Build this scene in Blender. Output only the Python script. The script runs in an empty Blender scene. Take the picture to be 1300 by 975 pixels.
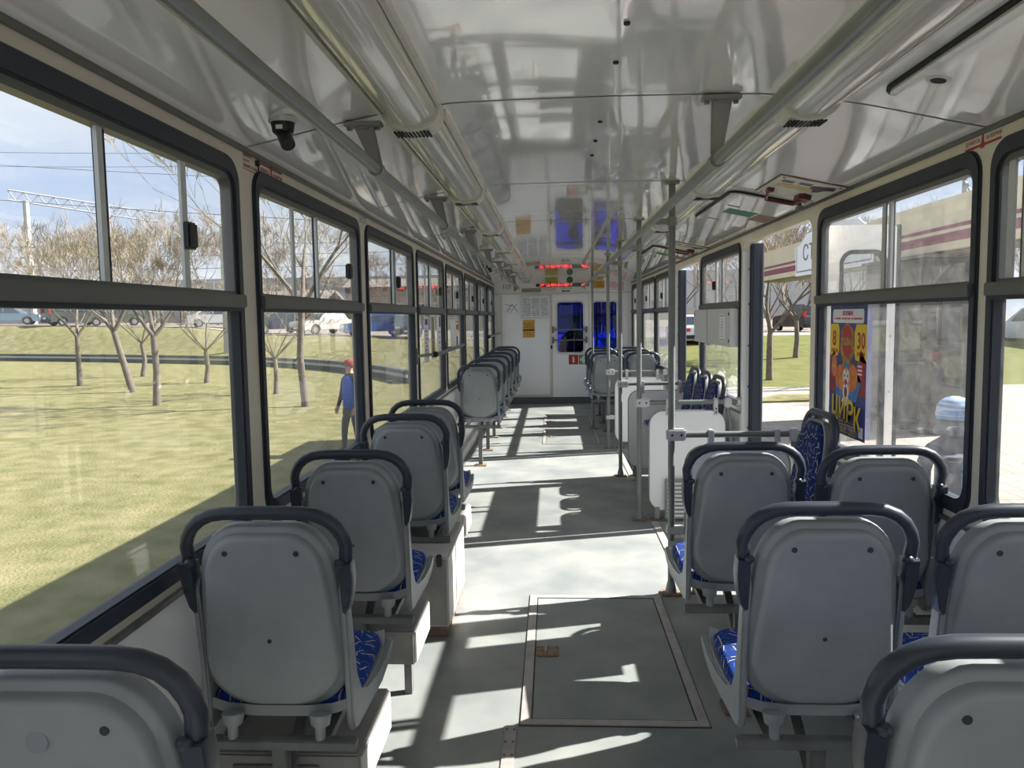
import bpy, bmesh, math, random
from mathutils import Vector, Matrix
random.seed(7)
S = bpy.context.scene
COL = S.collection
PI = math.pi

# ------------------------------------------------------------------ camera, light, exposure
FPX = 985.42
YAW, PITCH, ROLL = 0.0530, -0.0858, -0.0152
cam_d = bpy.data.cameras.new('camera')
cam = bpy.data.objects.new('camera', cam_d); COL.objects.link(cam); S.camera = cam
cam_d.sensor_fit = 'HORIZONTAL'; cam_d.sensor_width = 36.0; cam_d.lens = FPX / 1300 * 36
cam_d.clip_start = 0.05; cam_d.clip_end = 600
_f = Vector((-math.sin(YAW) * math.cos(PITCH), math.cos(YAW) * math.cos(PITCH), math.sin(PITCH)))
_r0 = Vector((math.cos(YAW), math.sin(YAW), 0)); _u0 = _r0.cross(_f)
_r = math.cos(ROLL) * _r0 + math.sin(ROLL) * _u0; _u = -math.sin(ROLL) * _r0 + math.cos(ROLL) * _u0
cam.matrix_world = Matrix(((_r.x, _u.x, -_f.x, -0.181), (_r.y, _u.y, -_f.y, 0.0), (_r.z, _u.z, -_f.z, 1.531), (0, 0, 0, 1)))

SUN_AZ, SUN_EL = math.radians(15.5), math.radians(39.5)
sun_d = bpy.data.lights.new('sun', 'SUN'); sun_d.energy = 5.9; sun_d.angle = math.radians(0.55); sun_d.color = (1.0, 0.965, 0.91)
sun = bpy.data.objects.new('sun', sun_d); COL.objects.link(sun)
_sd = Vector((math.cos(SUN_EL) * math.cos(SUN_AZ), math.cos(SUN_EL) * math.sin(SUN_AZ), math.sin(SUN_EL)))
sun.rotation_euler = _sd.to_track_quat('Z', 'Y').to_euler(); sun.location = _sd * 60

world = bpy.data.worlds.new('sky'); S.world = world; world.use_nodes = True
wn = world.node_tree.nodes; wl = world.node_tree.links; wn.clear()
w_out = wn.new('ShaderNodeOutputWorld'); w_bg = wn.new('ShaderNodeBackground'); w_bg.inputs['Strength'].default_value = 0.455
w_tc = wn.new('ShaderNodeTexCoord'); w_map = wn.new('ShaderNodeMapping'); w_map.inputs['Scale'].default_value = (1, 1, 3.2)
w_no = wn.new('ShaderNodeTexNoise'); w_no.inputs['Scale'].default_value = 2.6; w_no.inputs['Detail'].default_value = 7
w_no.inputs['Roughness'].default_value = 0.55
w_cr = wn.new('ShaderNodeValToRGB')
w_cr.color_ramp.elements[0].position = 0.38; w_cr.color_ramp.elements[0].color = (0.46, 0.56, 0.74, 1)
w_cr.color_ramp.elements[1].position = 0.62; w_cr.color_ramp.elements[1].color = (0.68, 0.72, 0.79, 1)
wl.new(w_tc.outputs['Generated'], w_map.inputs['Vector']); wl.new(w_map.outputs[0], w_no.inputs['Vector'])
wl.new(w_no.outputs['Fac'], w_cr.inputs['Fac']); wl.new(w_cr.outputs[0], w_bg.inputs['Color']); wl.new(w_bg.outputs[0], w_out.inputs['Surface'])

S.view_settings.view_transform = 'Standard'; S.view_settings.look = 'None'
S.view_settings.exposure = 1.62; S.view_settings.gamma = 1.0; S.view_settings.use_curve_mapping = False
S.cycles.transparent_max_bounces = 24; S.cycles.max_bounces = 10; S.cycles.diffuse_bounces = 6; S.cycles.glossy_bounces = 4
S.cycles.sample_clamp_indirect = 6.0; S.cycles.caustics_reflective = False; S.cycles.caustics_refractive = False

# ------------------------------------------------------------------ helpers
def lin(c):
    c /= 255.0
    return c / 12.92 if c <= 0.04045 else ((c + 0.055) / 1.055) ** 2.4
def rgb(r, g, b): return (lin(r), lin(g), lin(b), 1.0)

def mat(name, col, rough=0.5, metal=0.0, col2=None, scale=8.0, stretch=(1, 1, 1), detail=4.0, lo=0.35, hi=0.65, bump=0.0, bscale=None, spec=0.5, coat=0.0, emit=None, bstretch=None, rough2=None):
    m = bpy.data.materials.new(name); m.use_nodes = True
    nt = m.node_tree; b = nt.nodes['Principled BSDF']
    b.inputs['Base Color'].default_value = col; b.inputs['Roughness'].default_value = rough; b.inputs['Metallic'].default_value = metal
    b.inputs['Specular IOR Level'].default_value = spec; b.inputs['Coat Weight'].default_value = coat
    if emit: b.inputs['Emission Color'].default_value = emit[0]; b.inputs['Emission Strength'].default_value = emit[1]
    if col2 or bump or rough2 is not None:
        tc = nt.nodes.new('ShaderNodeTexCoord')
    if col2 or rough2 is not None:
        mp = nt.nodes.new('ShaderNodeMapping'); mp.inputs['Scale'].default_value = stretch
        n = nt.nodes.new('ShaderNodeTexNoise'); n.inputs['Scale'].default_value = scale; n.inputs['Detail'].default_value = detail
        r = nt.nodes.new('ShaderNodeValToRGB'); r.color_ramp.elements[0].position = lo; r.color_ramp.elements[1].position = hi
        r.color_ramp.elements[0].color = col; r.color_ramp.elements[1].color = col2 or col
        nt.links.new(tc.outputs['Object'], mp.inputs[0]); nt.links.new(mp.outputs[0], n.inputs['Vector'])
        nt.links.new(n.outputs['Fac'], r.inputs['Fac'])
        if col2: nt.links.new(r.outputs[0], b.inputs['Base Color'])
        if rough2 is not None:
            mr = nt.nodes.new('ShaderNodeMapRange'); mr.inputs['From Min'].default_value = lo; mr.inputs['From Max'].default_value = hi
            mr.inputs['To Min'].default_value = rough; mr.inputs['To Max'].default_value = rough2
            nt.links.new(n.outputs['Fac'], mr.inputs['Value']); nt.links.new(mr.outputs[0], b.inputs['Roughness'])
    if bump:
        mp2 = nt.nodes.new('ShaderNodeMapping'); mp2.inputs['Scale'].default_value = bstretch or (1, 1, 1)
        n2 = nt.nodes.new('ShaderNodeTexNoise'); n2.inputs['Scale'].default_value = bscale or scale; n2.inputs['Detail'].default_value = 2
        bp = nt.nodes.new('ShaderNodeBump'); bp.inputs['Strength'].default_value = 1.0; bp.inputs['Distance'].default_value = bump
        nt.links.new(tc.outputs['Object'], mp2.inputs[0]); nt.links.new(mp2.outputs[0], n2.inputs['Vector'])
        nt.links.new(n2.outputs['Fac'], bp.inputs['Height']); nt.links.new(bp.outputs[0], b.inputs['Normal'])
    return m

def glass_mat(name, tint, dirt0, dirt1, dscale=3.0, gloss=1.0, dirtcol=(0.75, 0.75, 0.7, 1), stretch=(1, 1, 1)):
    m = bpy.data.materials.new(name); m.use_nodes = True; nt = m.node_tree; nt.nodes.clear()
    o = nt.nodes.new('ShaderNodeOutputMaterial'); tr = nt.nodes.new('ShaderNodeBsdfTransparent'); tr.inputs[0].default_value = tint
    gl = nt.nodes.new('ShaderNodeBsdfGlossy'); gl.inputs['Roughness'].default_value = 0.01; gl.inputs['Color'].default_value = (gloss, gloss, gloss, 1)
    lw = nt.nodes.new('ShaderNodeLayerWeight'); lw.inputs['Blend'].default_value = 0.5
    pw = nt.nodes.new('ShaderNodeMath'); pw.operation = 'POWER'; pw.inputs[1].default_value = 5.0; nt.links.new(lw.outputs['Facing'], pw.inputs[0])
    fr = nt.nodes.new('ShaderNodeMath'); fr.operation = 'MULTIPLY_ADD'; fr.inputs[1].default_value = 0.75; fr.inputs[2].default_value = 0.03; nt.links.new(pw.outputs[0], fr.inputs[0])
    m1 = nt.nodes.new('ShaderNodeMixShader'); nt.links.new(fr.outputs[0], m1.inputs[0]); nt.links.new(tr.outputs[0], m1.inputs[1]); nt.links.new(gl.outputs[0], m1.inputs[2])
    df = nt.nodes.new('ShaderNodeBsdfDiffuse'); df.inputs[0].default_value = dirtcol
    tl = nt.nodes.new('ShaderNodeBsdfTranslucent'); tl.inputs[0].default_value = dirtcol
    md = nt.nodes.new('ShaderNodeMixShader'); md.inputs[0].default_value = 0.5; nt.links.new(df.outputs[0], md.inputs[1]); nt.links.new(tl.outputs[0], md.inputs[2])
    tc = nt.nodes.new('ShaderNodeTexCoord'); mp = nt.nodes.new('ShaderNodeMapping'); mp.inputs['Scale'].default_value = stretch
    n = nt.nodes.new('ShaderNodeTexNoise'); n.inputs['Scale'].default_value = dscale; n.inputs['Detail'].default_value = 8; n.inputs['Roughness'].default_value = 0.7
    mr = nt.nodes.new('ShaderNodeMapRange'); mr.inputs['From Min'].default_value = 0.35; mr.inputs['From Max'].default_value = 0.7
    mr.inputs['To Min'].default_value = dirt0; mr.inputs['To Max'].default_value = dirt1
    nt.links.new(tc.outputs['Object'], mp.inputs[0]); nt.links.new(mp.outputs[0], n.inputs['Vector']); nt.links.new(n.outputs['Fac'], mr.inputs['Value'])
    m2 = nt.nodes.new('ShaderNodeMixShader'); nt.links.new(mr.outputs[0], m2.inputs[0]); nt.links.new(m1.outputs[0], m2.inputs[1]); nt.links.new(md.outputs[0], m2.inputs[2])
    nt.links.new(m2.outputs[0], o.inputs['Surface'])
    return m

def fabric_mat(name, axes, base=rgb(28, 58, 132)):
    """deep blue cloth with short pale and yellow strokes; axes picks the plane of the cloth"""
    m = bpy.data.materials.new(name); m.use_nodes = True; nt = m.node_tree; N = nt.nodes.new; L = nt.links.new
    b = nt.nodes['Principled BSDF']; b.inputs['Roughness'].default_value = 0.85; b.inputs['Specular IOR Level'].default_value = 0.2
    tc = N('ShaderNodeTexCoord'); sp = N('ShaderNodeSeparateXYZ'); L(tc.outputs['Object'], sp.inputs[0])
    cb = N('ShaderNodeCombineXYZ'); L(sp.outputs[axes[0]], cb.inputs[0]); L(sp.outputs[axes[1]], cb.inputs[1])
    prev = None
    for scale, col, width, off in ((30.0, rgb(220, 208, 150), 0.035, 0.0), (38.0, rgb(96, 128, 190), 0.03, 3.7)):
        sc = N('ShaderNodeVectorMath'); sc.operation = 'MULTIPLY_ADD'; sc.inputs[1].default_value = (scale,) * 3; sc.inputs[2].default_value = (off, off * 1.7, 0)
        L(cb.outputs[0], sc.inputs[0])
        v = N('ShaderNodeTexVoronoi'); v.voronoi_dimensions = '2D'; v.inputs['Scale'].default_value = 1.0; L(sc.outputs[0], v.inputs['Vector'])
        sb = N('ShaderNodeVectorMath'); sb.operation = 'SUBTRACT'; L(sc.outputs[0], sb.inputs[0]); L(v.outputs['Position'], sb.inputs[1])
        s3 = N('ShaderNodeSeparateColor'); L(v.outputs['Color'], s3.inputs[0])
        an = N('ShaderNodeMath'); an.operation = 'MULTIPLY'; an.inputs[1].default_value = 6.283; L(s3.outputs[0], an.inputs[0])
        ro = N('ShaderNodeVectorRotate'); ro.rotation_type = 'Z_AXIS'; L(sb.outputs[0], ro.inputs['Vector']); L(an.outputs[0], ro.inputs['Angle'])
        s4 = N('ShaderNodeSeparateXYZ'); L(ro.outputs[0], s4.inputs[0])
        ay = N('ShaderNodeMath'); ay.operation = 'ABSOLUTE'; L(s4.outputs[1], ay.inputs[0])
        ax = N('ShaderNodeMath'); ax.operation = 'ABSOLUTE'; L(s4.outputs[0], ax.inputs[0])
        c1 = N('ShaderNodeMath'); c1.operation = 'LESS_THAN'; c1.inputs[1].default_value = width; L(ay.outputs[0], c1.inputs[0])
        c2 = N('ShaderNodeMath'); c2.operation = 'LESS_THAN'; c2.inputs[1].default_value = 0.45; L(ax.outputs[0], c2.inputs[0])
        mu = N('ShaderNodeMath'); mu.operation = 'MULTIPLY'; L(c1.outputs[0], mu.inputs[0]); L(c2.outputs[0], mu.inputs[1])
        mx = N('ShaderNodeMix'); mx.data_type = 'RGBA'; L(mu.outputs[0], mx.inputs[0]); mx.inputs[7].default_value = col
        if prev is None: mx.inputs[6].default_value = base
        else: L(prev, mx.inputs[6])
        prev = mx.outputs[2]
    L(prev, b.inputs['Base Color'])
    return m

def print_mat(name, paper, ink, rows, cover=0.55, axis=2, wscale=40.0, waxis=(0, 1)):
    """small print: ink rows broken into words, flat print on paper"""
    m = bpy.data.materials.new(name); m.use_nodes = True; nt = m.node_tree; N = nt.nodes.new; L = nt.links.new
    b = nt.nodes['Principled BSDF']; b.inputs['Roughness'].default_value = 0.5
    tc = N('ShaderNodeTexCoord'); sp = N('ShaderNodeSeparateXYZ'); L(tc.outputs['Object'], sp.inputs[0])
    a = N('ShaderNodeMath'); a.operation = 'MULTIPLY'; a.inputs[1].default_value = rows; L(sp.outputs[axis], a.inputs[0])
    f = N('ShaderNodeMath'); f.operation = 'FRACT'; L(a.outputs[0], f.inputs[0])
    fl = N('ShaderNodeMath'); fl.operation = 'FLOOR'; L(a.outputs[0], fl.inputs[0])
    lt = N('ShaderNodeMath'); lt.operation = 'LESS_THAN'; lt.inputs[1].default_value = 0.45; L(f.outputs[0], lt.inputs[0])
    ad = N('ShaderNodeMath'); ad.operation = 'ADD'; L(sp.outputs[waxis[0]], ad.inputs[0]); L(sp.outputs[waxis[1]], ad.inputs[1])
    cb = N('ShaderNodeCombineXYZ'); L(ad.outputs[0], cb.inputs[0]); L(fl.outputs[0], cb.inputs[1])
    n = N('ShaderNodeTexNoise'); n.noise_dimensions = '2D'; n.inputs['Scale'].default_value = 1.0; n.inputs['Detail'].default_value = 2
    mp = N('ShaderNodeMapping'); mp.inputs['Scale'].default_value = (wscale, 7.3, 1); L(cb.outputs[0], mp.inputs[0]); L(mp.outputs[0], n.inputs['Vector'])
    g = N('ShaderNodeMath'); g.operation = 'LESS_THAN'; g.inputs[1].default_value = cover; L(n.outputs['Fac'], g.inputs[0])
    mu = N('ShaderNodeMath'); mu.operation = 'MULTIPLY'; L(lt.outputs[0], mu.inputs[0]); L(g.outputs[0], mu.inputs[1])
    mx = N('ShaderNodeMix'); mx.data_type = 'RGBA'; mx.inputs[6].default_value = paper; mx.inputs[7].default_value = ink; L(mu.outputs[0], mx.inputs[0])
    L(mx.outputs[2], b.inputs['Base Color'])
    return m

class MB:
    def __init__(s): s.v = []; s.f = []
    def add(s, vs, fs):
        o = len(s.v); s.v += [tuple(v) for v in vs]; s.f += [tuple(i + o for i in f) for f in fs]; return s
    def box(s, x0, x1, y0, y1, z0, z1):
        return s.add([(x0, y0, z0), (x1, y0, z0), (x1, y1, z0), (x0, y1, z0), (x0, y0, z1), (x1, y0, z1), (x1, y1, z1), (x0, y1, z1)],
                     [(0, 3, 2, 1), (4, 5, 6, 7), (0, 1, 5, 4), (1, 2, 6, 5), (2, 3, 7, 6), (3, 0, 4, 7)])
    def obox(s, p, q, w, h, up=(0, 0, 1)):
        p = Vector(p); q = Vector(q); d = (q - p).normalized(); r = d.cross(Vector(up)).normalized(); u = r.cross(d)
        vs = []
        for c in (p, q):
            for a, b in ((-1, -1), (1, -1), (1, 1), (-1, 1)): vs.append(c + r * a * w / 2 + u * b * h / 2)
        return s.add(vs, [(0, 1, 2, 3), (7, 6, 5, 4), (0, 4, 5, 1), (1, 5, 6, 2), (2, 6, 7, 3), (3, 7, 4, 0)])
    def tube(s, pts, r, n=8, caps=True, squash=None):
        pts = [Vector(p) for p in pts]; rs = r if isinstance(r, (list, tuple)) else [r] * len(pts)
        t = (pts[1] - pts[0]).normalized(); a = Vector((0, 0, 1)) if abs(t.z) < 0.9 else Vector((1, 0, 0))
        nrm = t.cross(a).normalized(); o = len(s.v)
        for i, p in enumerate(pts):
            if i == 0: tt = (pts[1] - pts[0]).normalized()
            elif i == len(pts) - 1: tt = (pts[-1] - pts[-2]).normalized()
            else:
                tt = (pts[i + 1] - pts[i]).normalized() + (pts[i] - pts[i - 1]).normalized()
                tt = tt.normalized() if tt.length > 1e-6 else t
            nrm = (nrm - tt * nrm.dot(tt)).normalized(); bn = tt.cross(nrm)
            for k in range(n):
                an = 2 * PI * k / n; s.v.append(tuple(p + (nrm * math.cos(an) + bn * math.sin(an)) * rs[i]))
        for i in range(len(pts) - 1):
            for k in range(n):
                k2 = (k + 1) % n; s.f.append((o + i * n + k, o + i * n + k2, o + (i + 1) * n + k2, o + (i + 1) * n + k))
        if caps:
            s.f.append(tuple(o + k for k in range(n))[::-1]); s.f.append(tuple(o + (len(pts) - 1) * n + k for k in range(n)))
        return s
    def prism(s, poly, axis, a, b):
        n = len(poly); P = {'x': lambda u, v, w: (w, u, v), 'y': lambda u, v, w: (u, w, v), 'z': lambda u, v, w: (u, v, w)}[axis]
        return s.add([P(u, v, a) for u, v in poly] + [P(u, v, b) for u, v in poly],
                     [tuple(range(n))[::-1], tuple(range(n, 2 * n))] + [(i, (i + 1) % n, n + (i + 1) % n, n + i) for i in range(n)])
    def ring(s, po, pi, axis, a, b):
        n = len(po); P = {'x': lambda u, v, w: (w, u, v), 'y': lambda u, v, w: (u, w, v), 'z': lambda u, v, w: (u, v, w)}[axis]
        vs = [P(u, v, a) for u, v in po] + [P(u, v, a) for u, v in pi] + [P(u, v, b) for u, v in po] + [P(u, v, b) for u, v in pi]
        fs = []
        for i in range(n):
            j = (i + 1) % n
            fs += [(i, j, n + j, n + i), (2 * n + i, 3 * n + i, 3 * n + j, 2 * n + j), (i, 2 * n + i, 2 * n + j, j), (n + i, n + j, 3 * n + j, 3 * n + i)]
        return s.add(vs, fs)
    def loops(s, loops, cap0=True, cap1=True):
        n = len(loops[0]); o = len(s.v)
        for l in loops: s.v += [tuple(p) for p in l]
        for i in range(len(loops) - 1):
            for k in range(n):
                k2 = (k + 1) % n; s.f.append((o + i * n + k, o + i * n + k2, o + (i + 1) * n + k2, o + (i + 1) * n + k))
        if cap0: s.f.append(tuple(o + k for k in range(n))[::-1])
        if cap1: s.f.append(tuple(o + (len(loops) - 1) * n + k for k in range(n)))
        return s
    def ball(s, c, rx, ry=None, rz=None, n=10, m=7):
        ry = ry or rx; rz = rz or rx; o = len(s.v)
        for i in range(m + 1):
            th = PI * i / m
            for k in range(n):
                ph = 2 * PI * k / n; s.v.append((c[0] + rx * math.sin(th) * math.cos(ph), c[1] + ry * math.sin(th) * math.sin(ph), c[2] + rz * math.cos(th)))
        for i in range(m):
            for k in range(n):
                k2 = (k + 1) % n; s.f.append((o + i * n + k, o + (i + 1) * n + k, o + (i + 1) * n + k2, o + i * n + k2))
        return s
    def mesh(s, name, smooth=35, bevel=0.0, weld=True, fix=True, seg=2):
        me = bpy.data.meshes.new(name); me.from_pydata(s.v, [], s.f)
        if weld or bevel or fix:
            bm = bmesh.new(); bm.from_mesh(me)
            if weld: bmesh.ops.remove_doubles(bm, verts=bm.verts, dist=1e-5)
            if fix: bmesh.ops.recalc_face_normals(bm, faces=bm.faces)
            if bevel:
                ed = [e for e in bm.edges if len(e.link_faces) == 2 and e.calc_face_angle(0) > 0.6]
                bmesh.ops.bevel(bm, geom=ed, offset=bevel, segments=seg, affect='EDGES', clamp_overlap=True)
            bm.to_mesh(me); bm.free()
        if smooth:
            me.polygons.foreach_set('use_smooth', [True] * len(me.polygons)); me.set_sharp_from_angle(angle=math.radians(smooth))
        return me
    def build(s, name, m, parent=None, off=None, smooth=35, bevel=0.0, fix=True, weld=True, seg=2):
        if off is not None: s.v = [(x - off[0], y - off[1], z - off[2]) for x, y, z in s.v]
        return obj(name, s.mesh(name, smooth, bevel, weld, fix, seg), m, parent)

def obj(name, me, m, parent=None, loc=None, rot=None):
    o = bpy.data.objects.new(name, me); COL.objects.link(o)
    if m is not None and len(me.materials) == 0: me.materials.append(m)
    if parent: o.parent = parent
    if loc: o.location = loc
    if rot: o.rotation_euler = rot
    return o
def tag(o, label=None, cat=None, group=None, kind=None):
    if label: o['label'] = label
    if cat: o['category'] = cat
    if group: o['group'] = group
    if kind: o['kind'] = kind
    return o
def thing(name, label, cat, loc=(0, 0, 0), rotz=0.0, group=None, kind=None):
    o = bpy.data.objects.new(name, None); COL.objects.link(o); o.location = loc; o.rotation_euler = (0, 0, rotz); o.empty_display_size = 0.1
    return tag(o, label, cat, group, kind)
def struct(name, loc=(0, 0, 0), label=None, cat=None):
    return thing(name, label, cat, loc, kind='structure')
def copy_tree(o, parent=None):
    c = o.copy(); COL.objects.link(c); c.parent = parent
    for ch in list(o.children): copy_tree(ch, c)
    return c
def rr(u0, u1, v0, v1, r, n=6):
    """rounded rectangle, r one radius or (bl, br, tr, tl)"""
    R = r if isinstance(r, (list, tuple)) else (r,) * 4
    out = []
    for (cx, cy, a0, q) in ((u0 + R[0], v0 + R[0], PI, R[0]), (u1 - R[1], v0 + R[1], 1.5 * PI, R[1]), (u1 - R[2], v1 - R[2], 0, R[2]), (u0 + R[3], v1 - R[3], 0.5 * PI, R[3])):
        for k in range(n + 1):
            a = a0 + 0.5 * PI * k / n; out.append((cx + q * math.cos(a), cy + q * math.sin(a)))
    return out
def filled(outer, holes, axis, a, b):
    """flat plate with holes between a and b along axis"""
    bm = bmesh.new(); P = {'x': lambda u, v: (a, u, v), 'y': lambda u, v: (u, a, v), 'z': lambda u, v: (u, v, a)}[axis]
    eds = []
    for lp in [outer] + holes:
        vs = [bm.verts.new(P(u, v)) for u, v in lp]
        eds += [bm.edges.new((vs[i], vs[(i + 1) % len(vs)])) for i in range(len(vs))]
    bmesh.ops.triangle_fill(bm, use_beauty=True, use_dissolve=False, edges=eds)
    g = bmesh.ops.extrude_face_region(bm, geom=list(bm.faces))
    d = {'x': Vector((b - a, 0, 0)), 'y': Vector((0, b - a, 0)), 'z': Vector((0, 0, b - a))}[axis]
    bmesh.ops.translate(bm, vec=d, verts=[v for v in g['geom'] if isinstance(v, bmesh.types.BMVert)])
    bmesh.ops.recalc_face_normals(bm, faces=bm.faces)
    return bm
def bmobj(name, bm, m, parent=None, off=None, smooth=30):
    if off is not None: bmesh.ops.translate(bm, vec=-Vector(off), verts=bm.verts)
    me = bpy.data.meshes.new(name); bm.to_mesh(me); bm.free()
    if smooth: me.polygons.foreach_set('use_smooth', [True] * len(me.polygons)); me.set_sharp_from_angle(angle=math.radians(smooth))
    return obj(name, me, m, parent)
# frames for flat things: origin, right, up, normal
class Fr:
    def __init__(s, o, U, V): s.o = Vector(o); s.U = Vector(U).normalized(); s.V = Vector(V).normalized(); s.N = s.U.cross(s.V)
    def p(s, u, v, d=0.0): return s.o + s.U * u + s.V * v + s.N * d
    def mat4(s, u=0, v=0, d=0):
        o = s.p(u, v, d); return Matrix(((s.U.x, s.V.x, s.N.x, o.x), (s.U.y, s.V.y, s.N.y, o.y), (s.U.z, s.V.z, s.N.z, o.z), (0, 0, 0, 1)))
FR_R = lambda y, z, x=1.2: Fr((x, y, z), (0, -1, 0), (0, 0, 1))
FR_L = lambda y, z, x=-1.2: Fr((x, y, z), (0, 1, 0), (0, 0, 1))
FR_E = lambda x, z, y=13.66: Fr((x, y, z), (1, 0, 0), (0, 0, 1))
def flat(name, poly, fr, d0, d1, m, parent=None, off=None, smooth=0):
    mb = MB(); n = len(poly)
    mb.add([fr.p(u, v, d0) for u, v in poly] + [fr.p(u, v, d1) for u, v in poly],
           [tuple(range(n))[::-1], tuple(range(n, 2 * n))] + [(i, (i + 1) % n, n + (i + 1) % n, n + i) for i in range(n)])
    return mb.build(name, m, parent, off=off, smooth=smooth)
def rect(u0, u1, v0, v1): return [(u0, v0), (u1, v0), (u1, v1), (u0, v1)]
def ell(cu, cv, ru, rv, n=20, a0=0.0): return [(cu + ru * math.cos(a0 + 2 * PI * k / n), cv + rv * math.sin(a0 + 2 * PI * k / n)) for k in range(n)]
def text(name, body, size, m, fr, u, v, d, parent=None, off=None, width=None, align='LEFT', ext=0.0004, bold=0.0):
    cu = bpy.data.curves.new(name, 'FONT'); cu.body = body; cu.size = size; cu.align_x = align; cu.extrude = ext; cu.offset = bold; cu.resolution_u = 2
    o = bpy.data.objects.new(name, cu); COL.objects.link(o)
    dg = bpy.context.evaluated_depsgraph_get(); me = bpy.data.meshes.new_from_object(o.evaluated_get(dg)); bpy.data.objects.remove(o)
    if width and len(me.vertices):
        xs = [q.co.x for q in me.vertices]; k = width / max(1e-6, max(xs) - min(xs))
        for q in me.vertices: q.co.x *= k
    me.transform(fr.mat4(u, v, d))
    if off is not None: me.transform(Matrix.Translation(-Vector(off)))
    me.name = name; me.materials.clear(); me.materials.append(m)
    return obj(name, me, m, parent)

# ------------------------------------------------------------------ materials
M = {}
M['cream'] = mat('cream_paint', rgb(228, 222, 207), 0.38, col2=rgb(220, 213, 197), scale=3)
M['white'] = mat('white_panel', rgb(244, 244, 244), 0.22, col2=rgb(238, 238, 238), scale=2, bump=0.002, bscale=2.0)
M['white_matt'] = mat('white_laminate', rgb(240, 240, 242), 0.3)
M['ceiling'] = mat('glossy_white_laminate', rgb(250, 248, 244), 0.07, bump=0.008, bscale=2.1, bstretch=(1.6, 0.55, 1), spec=0.6, coat=1.0)
M['seam'] = mat('seam_grey', rgb(96, 96, 95), 0.5)
M['rubber'] = mat('navy_rubber', rgb(44, 51, 63), 0.5)
M['black'] = mat('black_plastic', rgb(24, 25, 28), 0.45)
M['alu'] = mat('dull_aluminium', rgb(150, 152, 152), 0.42, 0.75, col2=rgb(128, 130, 131), scale=20)
M['alu_dark'] = mat('grey_window_metal', rgb(112, 113, 113), 0.45, 0.5)
M['alu_light'] = mat('pale_window_metal', rgb(205, 208, 210), 0.35, 0.3)
M['rail'] = mat('grey_painted_tube', rgb(122, 128, 127), 0.35, 0.1, col2=rgb(110, 115, 114), scale=6, spec=0.6)
M['bracket'] = mat('grey_bracket', rgb(140, 140, 136), 0.45)
M['clamp'] = mat('pale_clamp', rgb(196, 198, 198), 0.4, 0.2)
M['seat'] = mat('worn_grey_plastic', rgb(158, 162, 164), 0.42, col2=rgb(132, 137, 140), scale=3.2, detail=7, lo=0.3, hi=0.7, rough2=0.34)
M['handle'] = mat('navy_handle_plastic', rgb(48, 54, 66), 0.36)
M['frame'] = mat('grey_seat_steel', rgb(116, 118, 118), 0.5, col2=rgb(98, 99, 99), scale=12)
M['rust'] = mat('rusty_steel', rgb(106, 86, 72), 0.8, col2=rgb(138, 114, 94), scale=40)
M['screw'] = mat('screw_steel', rgb(70, 72, 74), 0.4, 0.6)
M['fabric_seat'] = fabric_mat('blue_cushion_cloth', (0, 1))
M['fabric_back'] = fabric_mat('blue_backrest_cloth', (0, 2), rgb(26, 46, 100))
M['floor'] = mat('grey_green_linoleum', rgb(118, 123, 124), 0.5, col2=rgb(148, 150, 146), scale=2.2, detail=10, lo=0.36, hi=0.66, spec=0.35, rough2=0.42)
M['hatch'] = mat('hatch_linoleum', rgb(122, 128, 128), 0.5, col2=rgb(140, 144, 141), scale=4, detail=9, spec=0.35)
M['floor_metal'] = mat('floor_strip_metal', rgb(164, 160, 158), 0.45, 0.0, col2=rgb(148, 143, 140), scale=14)
M['lamp_cover'] = mat('ribbed_lamp_cover', rgb(198, 197, 190), 0.14, spec=0.7, bump=0.004, bscale=3.0, bstretch=(1, 0.4, 1), coat=0.3)
M['lamp_end'] = mat('yellowed_lamp_cap', rgb(208, 206, 194), 0.4)
M['dark'] = mat('dark_slot', rgb(34, 34, 34), 0.7)
M['maroon'] = mat('maroon_paint', rgb(96, 30, 40), 0.4)
M['red'] = mat('sticker_red', rgb(160, 52, 66), 0.5)
M['sticker'] = mat('sticker_paper', rgb(218, 211, 198), 0.5)
M['paper'] = mat('white_paper', rgb(238, 238, 242), 0.6)
M['box_grey'] = mat('grey_box_paint', rgb(206, 207, 208), 0.4)
M['plinth'] = mat('grey_plinth', rgb(150, 148, 145), 0.6, col2=rgb(128, 126, 124), scale=7, detail=8)
M['plinth_white'] = mat('plinth_white', rgb(204, 203, 202), 0.5, col2=rgb(188, 184, 178), scale=5)
M['skirt'] = mat('grey_skirting', rgb(98, 102, 106), 0.6)
M['orange'] = mat('orange_notice', rgb(216, 164, 66), 0.5)
M['yellow'] = mat('yellow_notice', rgb(206, 196, 92), 0.5)
M['green'] = mat('green_sticker', rgb(60, 150, 86), 0.5)
M['green_dk'] = mat('dark_green_sticker', rgb(52, 110, 76), 0.5)
M['red_sign'] = mat('red_sign', rgb(176, 40, 44), 0.5)
M['ink'] = mat('black_ink', rgb(32, 32, 34), 0.6)
M['led'] = mat('red_led', rgb(255, 40, 40), 0.4, emit=((1.0, 0.06, 0.07, 1), 1.3))
M['glass'] = glass_mat('window_glass', (0.975, 0.98, 0.975, 1), 0.05, 0.09, 2.5)
M['glass_up'] = glass_mat('vent_glass', (0.975, 0.985, 0.985, 1), 0.012, 0.035, 2.5)
M['glass_dirty'] = glass_mat('dusty_window_glass', (0.97, 0.975, 0.965, 1), 0.008, 0.045, 16.0, dirtcol=(0.85, 0.85, 0.82, 1))
M['glass_blue'] = glass_mat('blue_film_glass', (0.03, 0.10, 0.62, 1), 0.0, 0.004, 3.0)
M['glass_car'] = mat('car_glass', rgb(48, 56, 64), 0.08, spec=0.8)

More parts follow.
